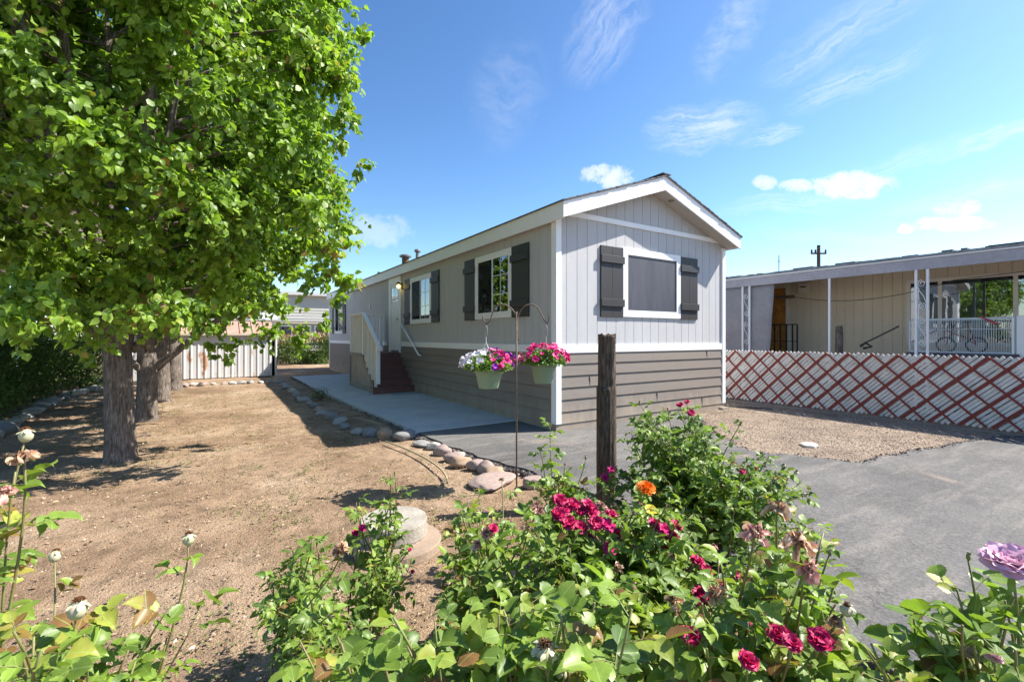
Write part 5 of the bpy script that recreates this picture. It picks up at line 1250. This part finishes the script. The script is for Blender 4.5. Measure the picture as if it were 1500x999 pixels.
rose_bush('rose bush with the big magenta cluster and one orange bloom at the centre front', gb(880, 0, 1.9),
          [(820, 735, 1.75, 'magenta', .06, .6), (838, 742, 1.75, 'magenta', .06, .6), (818, 755, 1.7, 'magenta', .06, .6), (832, 768, 1.7, 'magenta', .065, .6), (848, 775, 1.7, 'magenta', .06, .6), (866, 752, 1.75, 'magenta', .06, .6), (872, 768, 1.7, 'magenta', .06, .6), (888, 772, 1.7, 'hot', .06, .6), (850, 750, 1.75, 'magenta', .05, .6), (880, 740, 1.8, 'deadpink', .05, .6), (902, 785, 1.7, 'magenta', .05, .6), (893, 806, 1.65, 'hot', .055, .6), (862, 790, 1.7, 'magenta', .045, .6), (826, 750, 1.73, 'magenta', .06, .5), (860, 742, 1.76, 'magenta', .055, .5), (895, 755, 1.72, 'magenta', .045, .5),
           (945, 720, 1.75, 'orange', .092, .8), (952, 750, 1.75, 'yellow', .06, .7), (934, 738, 1.75, 'deadpink', .035, .6),
           (958, 770, 1.7, 'magenta', .055, .6), (970, 778, 1.7, 'hot', .055, .6), (982, 790, 1.7, 'magenta', .06, .6), (975, 800, 1.7, 'magenta', .055, .6), (962, 785, 1.7, 'magenta', .05, .6), (990, 772, 1.7, 'magenta', .05, .6), (1020, 825, 1.6, 'magenta', .055, .6), (1032, 840, 1.6, 'magenta', .055, .6), (1024, 872, 1.5, 'magenta', .055, .6), (1045, 885, 1.5, 'magenta', .06, .6), (1030, 894, 1.5, 'magenta', .055, .6), (1058, 868, 1.5, 'magenta', .055, .6), (1068, 935, 1.3, 'magenta', .035, .8), (748, 842, 1.6, 'deadpink', .035, .7), (905, 832, 1.5, 'dead', .035, .7), (925, 858, 1.45, 'deadpink', .035, .7), (985, 815, 1.6, 'dead', .035, .7), (1000, 905, 1.3, 'deadpink', .035, .7), (930, 800, 1.65, 'dead', .03, .7), (1075, 842, 1.5, 'magenta', .035, .7), (955, 830, 1.6, 'magenta', .03, .7), (870, 925, 1.25, 'magenta', .025, .7), (1045, 800, 1.8, 'deadpink', .03, .7), (1095, 920, 1.2, 'hot', .03, .7)],
          [(770, 900, 760, 860, 1.5, 2.1, 27), (880, 1040, 740, 860, 1.5, 2.2, 37), (800, 1000, 840, 960, 1.2, 1.7, 37)], .042, 106, spacing=.042, t0=.3, tone=.04)
rose_bush('rose with tall withered heads leaning over the driveway', gb(1100, 0, 1.35),
          [(1106, 782, 1.05, 'deadpink', .062, .45), (1168, 795, 1.05, 'dead', .072, .35), (1138, 746, 1.15, 'dead', .065, .4), (1182, 835, 1.05, 'deadpink', .06, .3), (1190, 800, 1.07, 'orange', .022, .3), (1048, 870, 1.1, 'dead', .06, .5), (985, 880, 1.1, 'dead', .045, .6), (1225, 912, 1.0, 'dead', .045, .6), (1240, 893, 1.0, 'hip', .03, .6), (1010, 935, 1.05, 'magenta', .05, .7), (1140, 932, 1.0, 'magenta', .05, .7), (1200, 940, .95, 'magenta', .05, .8), (1160, 945, .95, 'magenta', .04, .8), (1215, 812, 1.3, 'bud', .02, .8), (1095, 970, .9, 'magenta', .04, .8), (1225, 850, 1.3, 'hip', .015, .9)],
          [(1040, 1200, 800, 900, 1.3, 1.9, 30), (1000, 1240, 880, 990, .95, 1.4, 37), (1120, 1215, 760, 830, 1.5, 2., 10)], .042, 107, spacing=.048, t0=.3, tone=.06)
rose_bush('low rose with large glossy leaves and a pale spent hip, nearest at the bottom centre', gb(760, 0, 1.0),
          [(797, 958, .85, 'hip', .05, .6), (822, 985, .9, 'hip', .03, .6), (745, 900, .95, None, 0, 1.), (690, 880, 1.0, None, 0, 1.)],
          [(560, 760, 880, 990, .85, 1.25, 21), (740, 950, 880, 985, .8, 1.2, 24), (430, 600, 920, 1000, .85, 1.2, 11)], (.049), 108, spacing=.055, t0=.35, wid=1.1, tone=.08)
rose_bush('sparse rose with spent hips at the lower left corner', gb(120, 0, 1.15),
          [(80, 815, 1.35, 'hip', .035, .55), (276, 790, 1.3, 'hip', .035, .75), (113, 893, 1.05, 'hip', .045, .6), (20, 925, .8, None, 0, 1.), (290, 900, 1.2, None, 0, .7)],
          [(0, 110, 910, 990, .8, 1.05, 7), (60, 200, 890, 980, .95, 1.2, 7), (180, 290, 880, 960, 1.1, 1.3, 2)], .046, 109, spacing=.075, t0=.45, wid=1.05, tone=.08)
rose_bush('rose canes with faded heads entering at the left edge', gb(-60, 0, 1.05),
          [(38, 638, 1.15, 'hip', .035, .3), (36, 672, 1.05, 'dead', .06, .35), (6, 722, .95, 'deadpink', .05, .4)], [(-60, 0, 660, 800, .9, 1.2, 3), (10, 50, 690, 715, 1.05, 1.1, 1)], .045, 110, spacing=.07, t0=.6, tone=.1)
rose_bush('rose with one full lavender pink bloom at the lower right corner', gb(1500, 0, 1.0),
          [(1483, 838, .95, 'lavender', .105, .5), (1418, 818, 1.05, 'bud', .018, .6), (1338, 898, 1.0, 'dead', .03, .6), (1382, 915, .95, 'bud', .03, .8), (1455, 968, .85, 'lavender', .03, .7)],
          [(1340, 1420, 900, 990, .85, 1.1, 7), (1400, 1500, 860, 980, .75, 1.05, 16), (1230, 1400, 940, 1000, .85, 1.1, 11)], .047, 111, spacing=.065, t0=.45, wid=1.1, tone=.08)
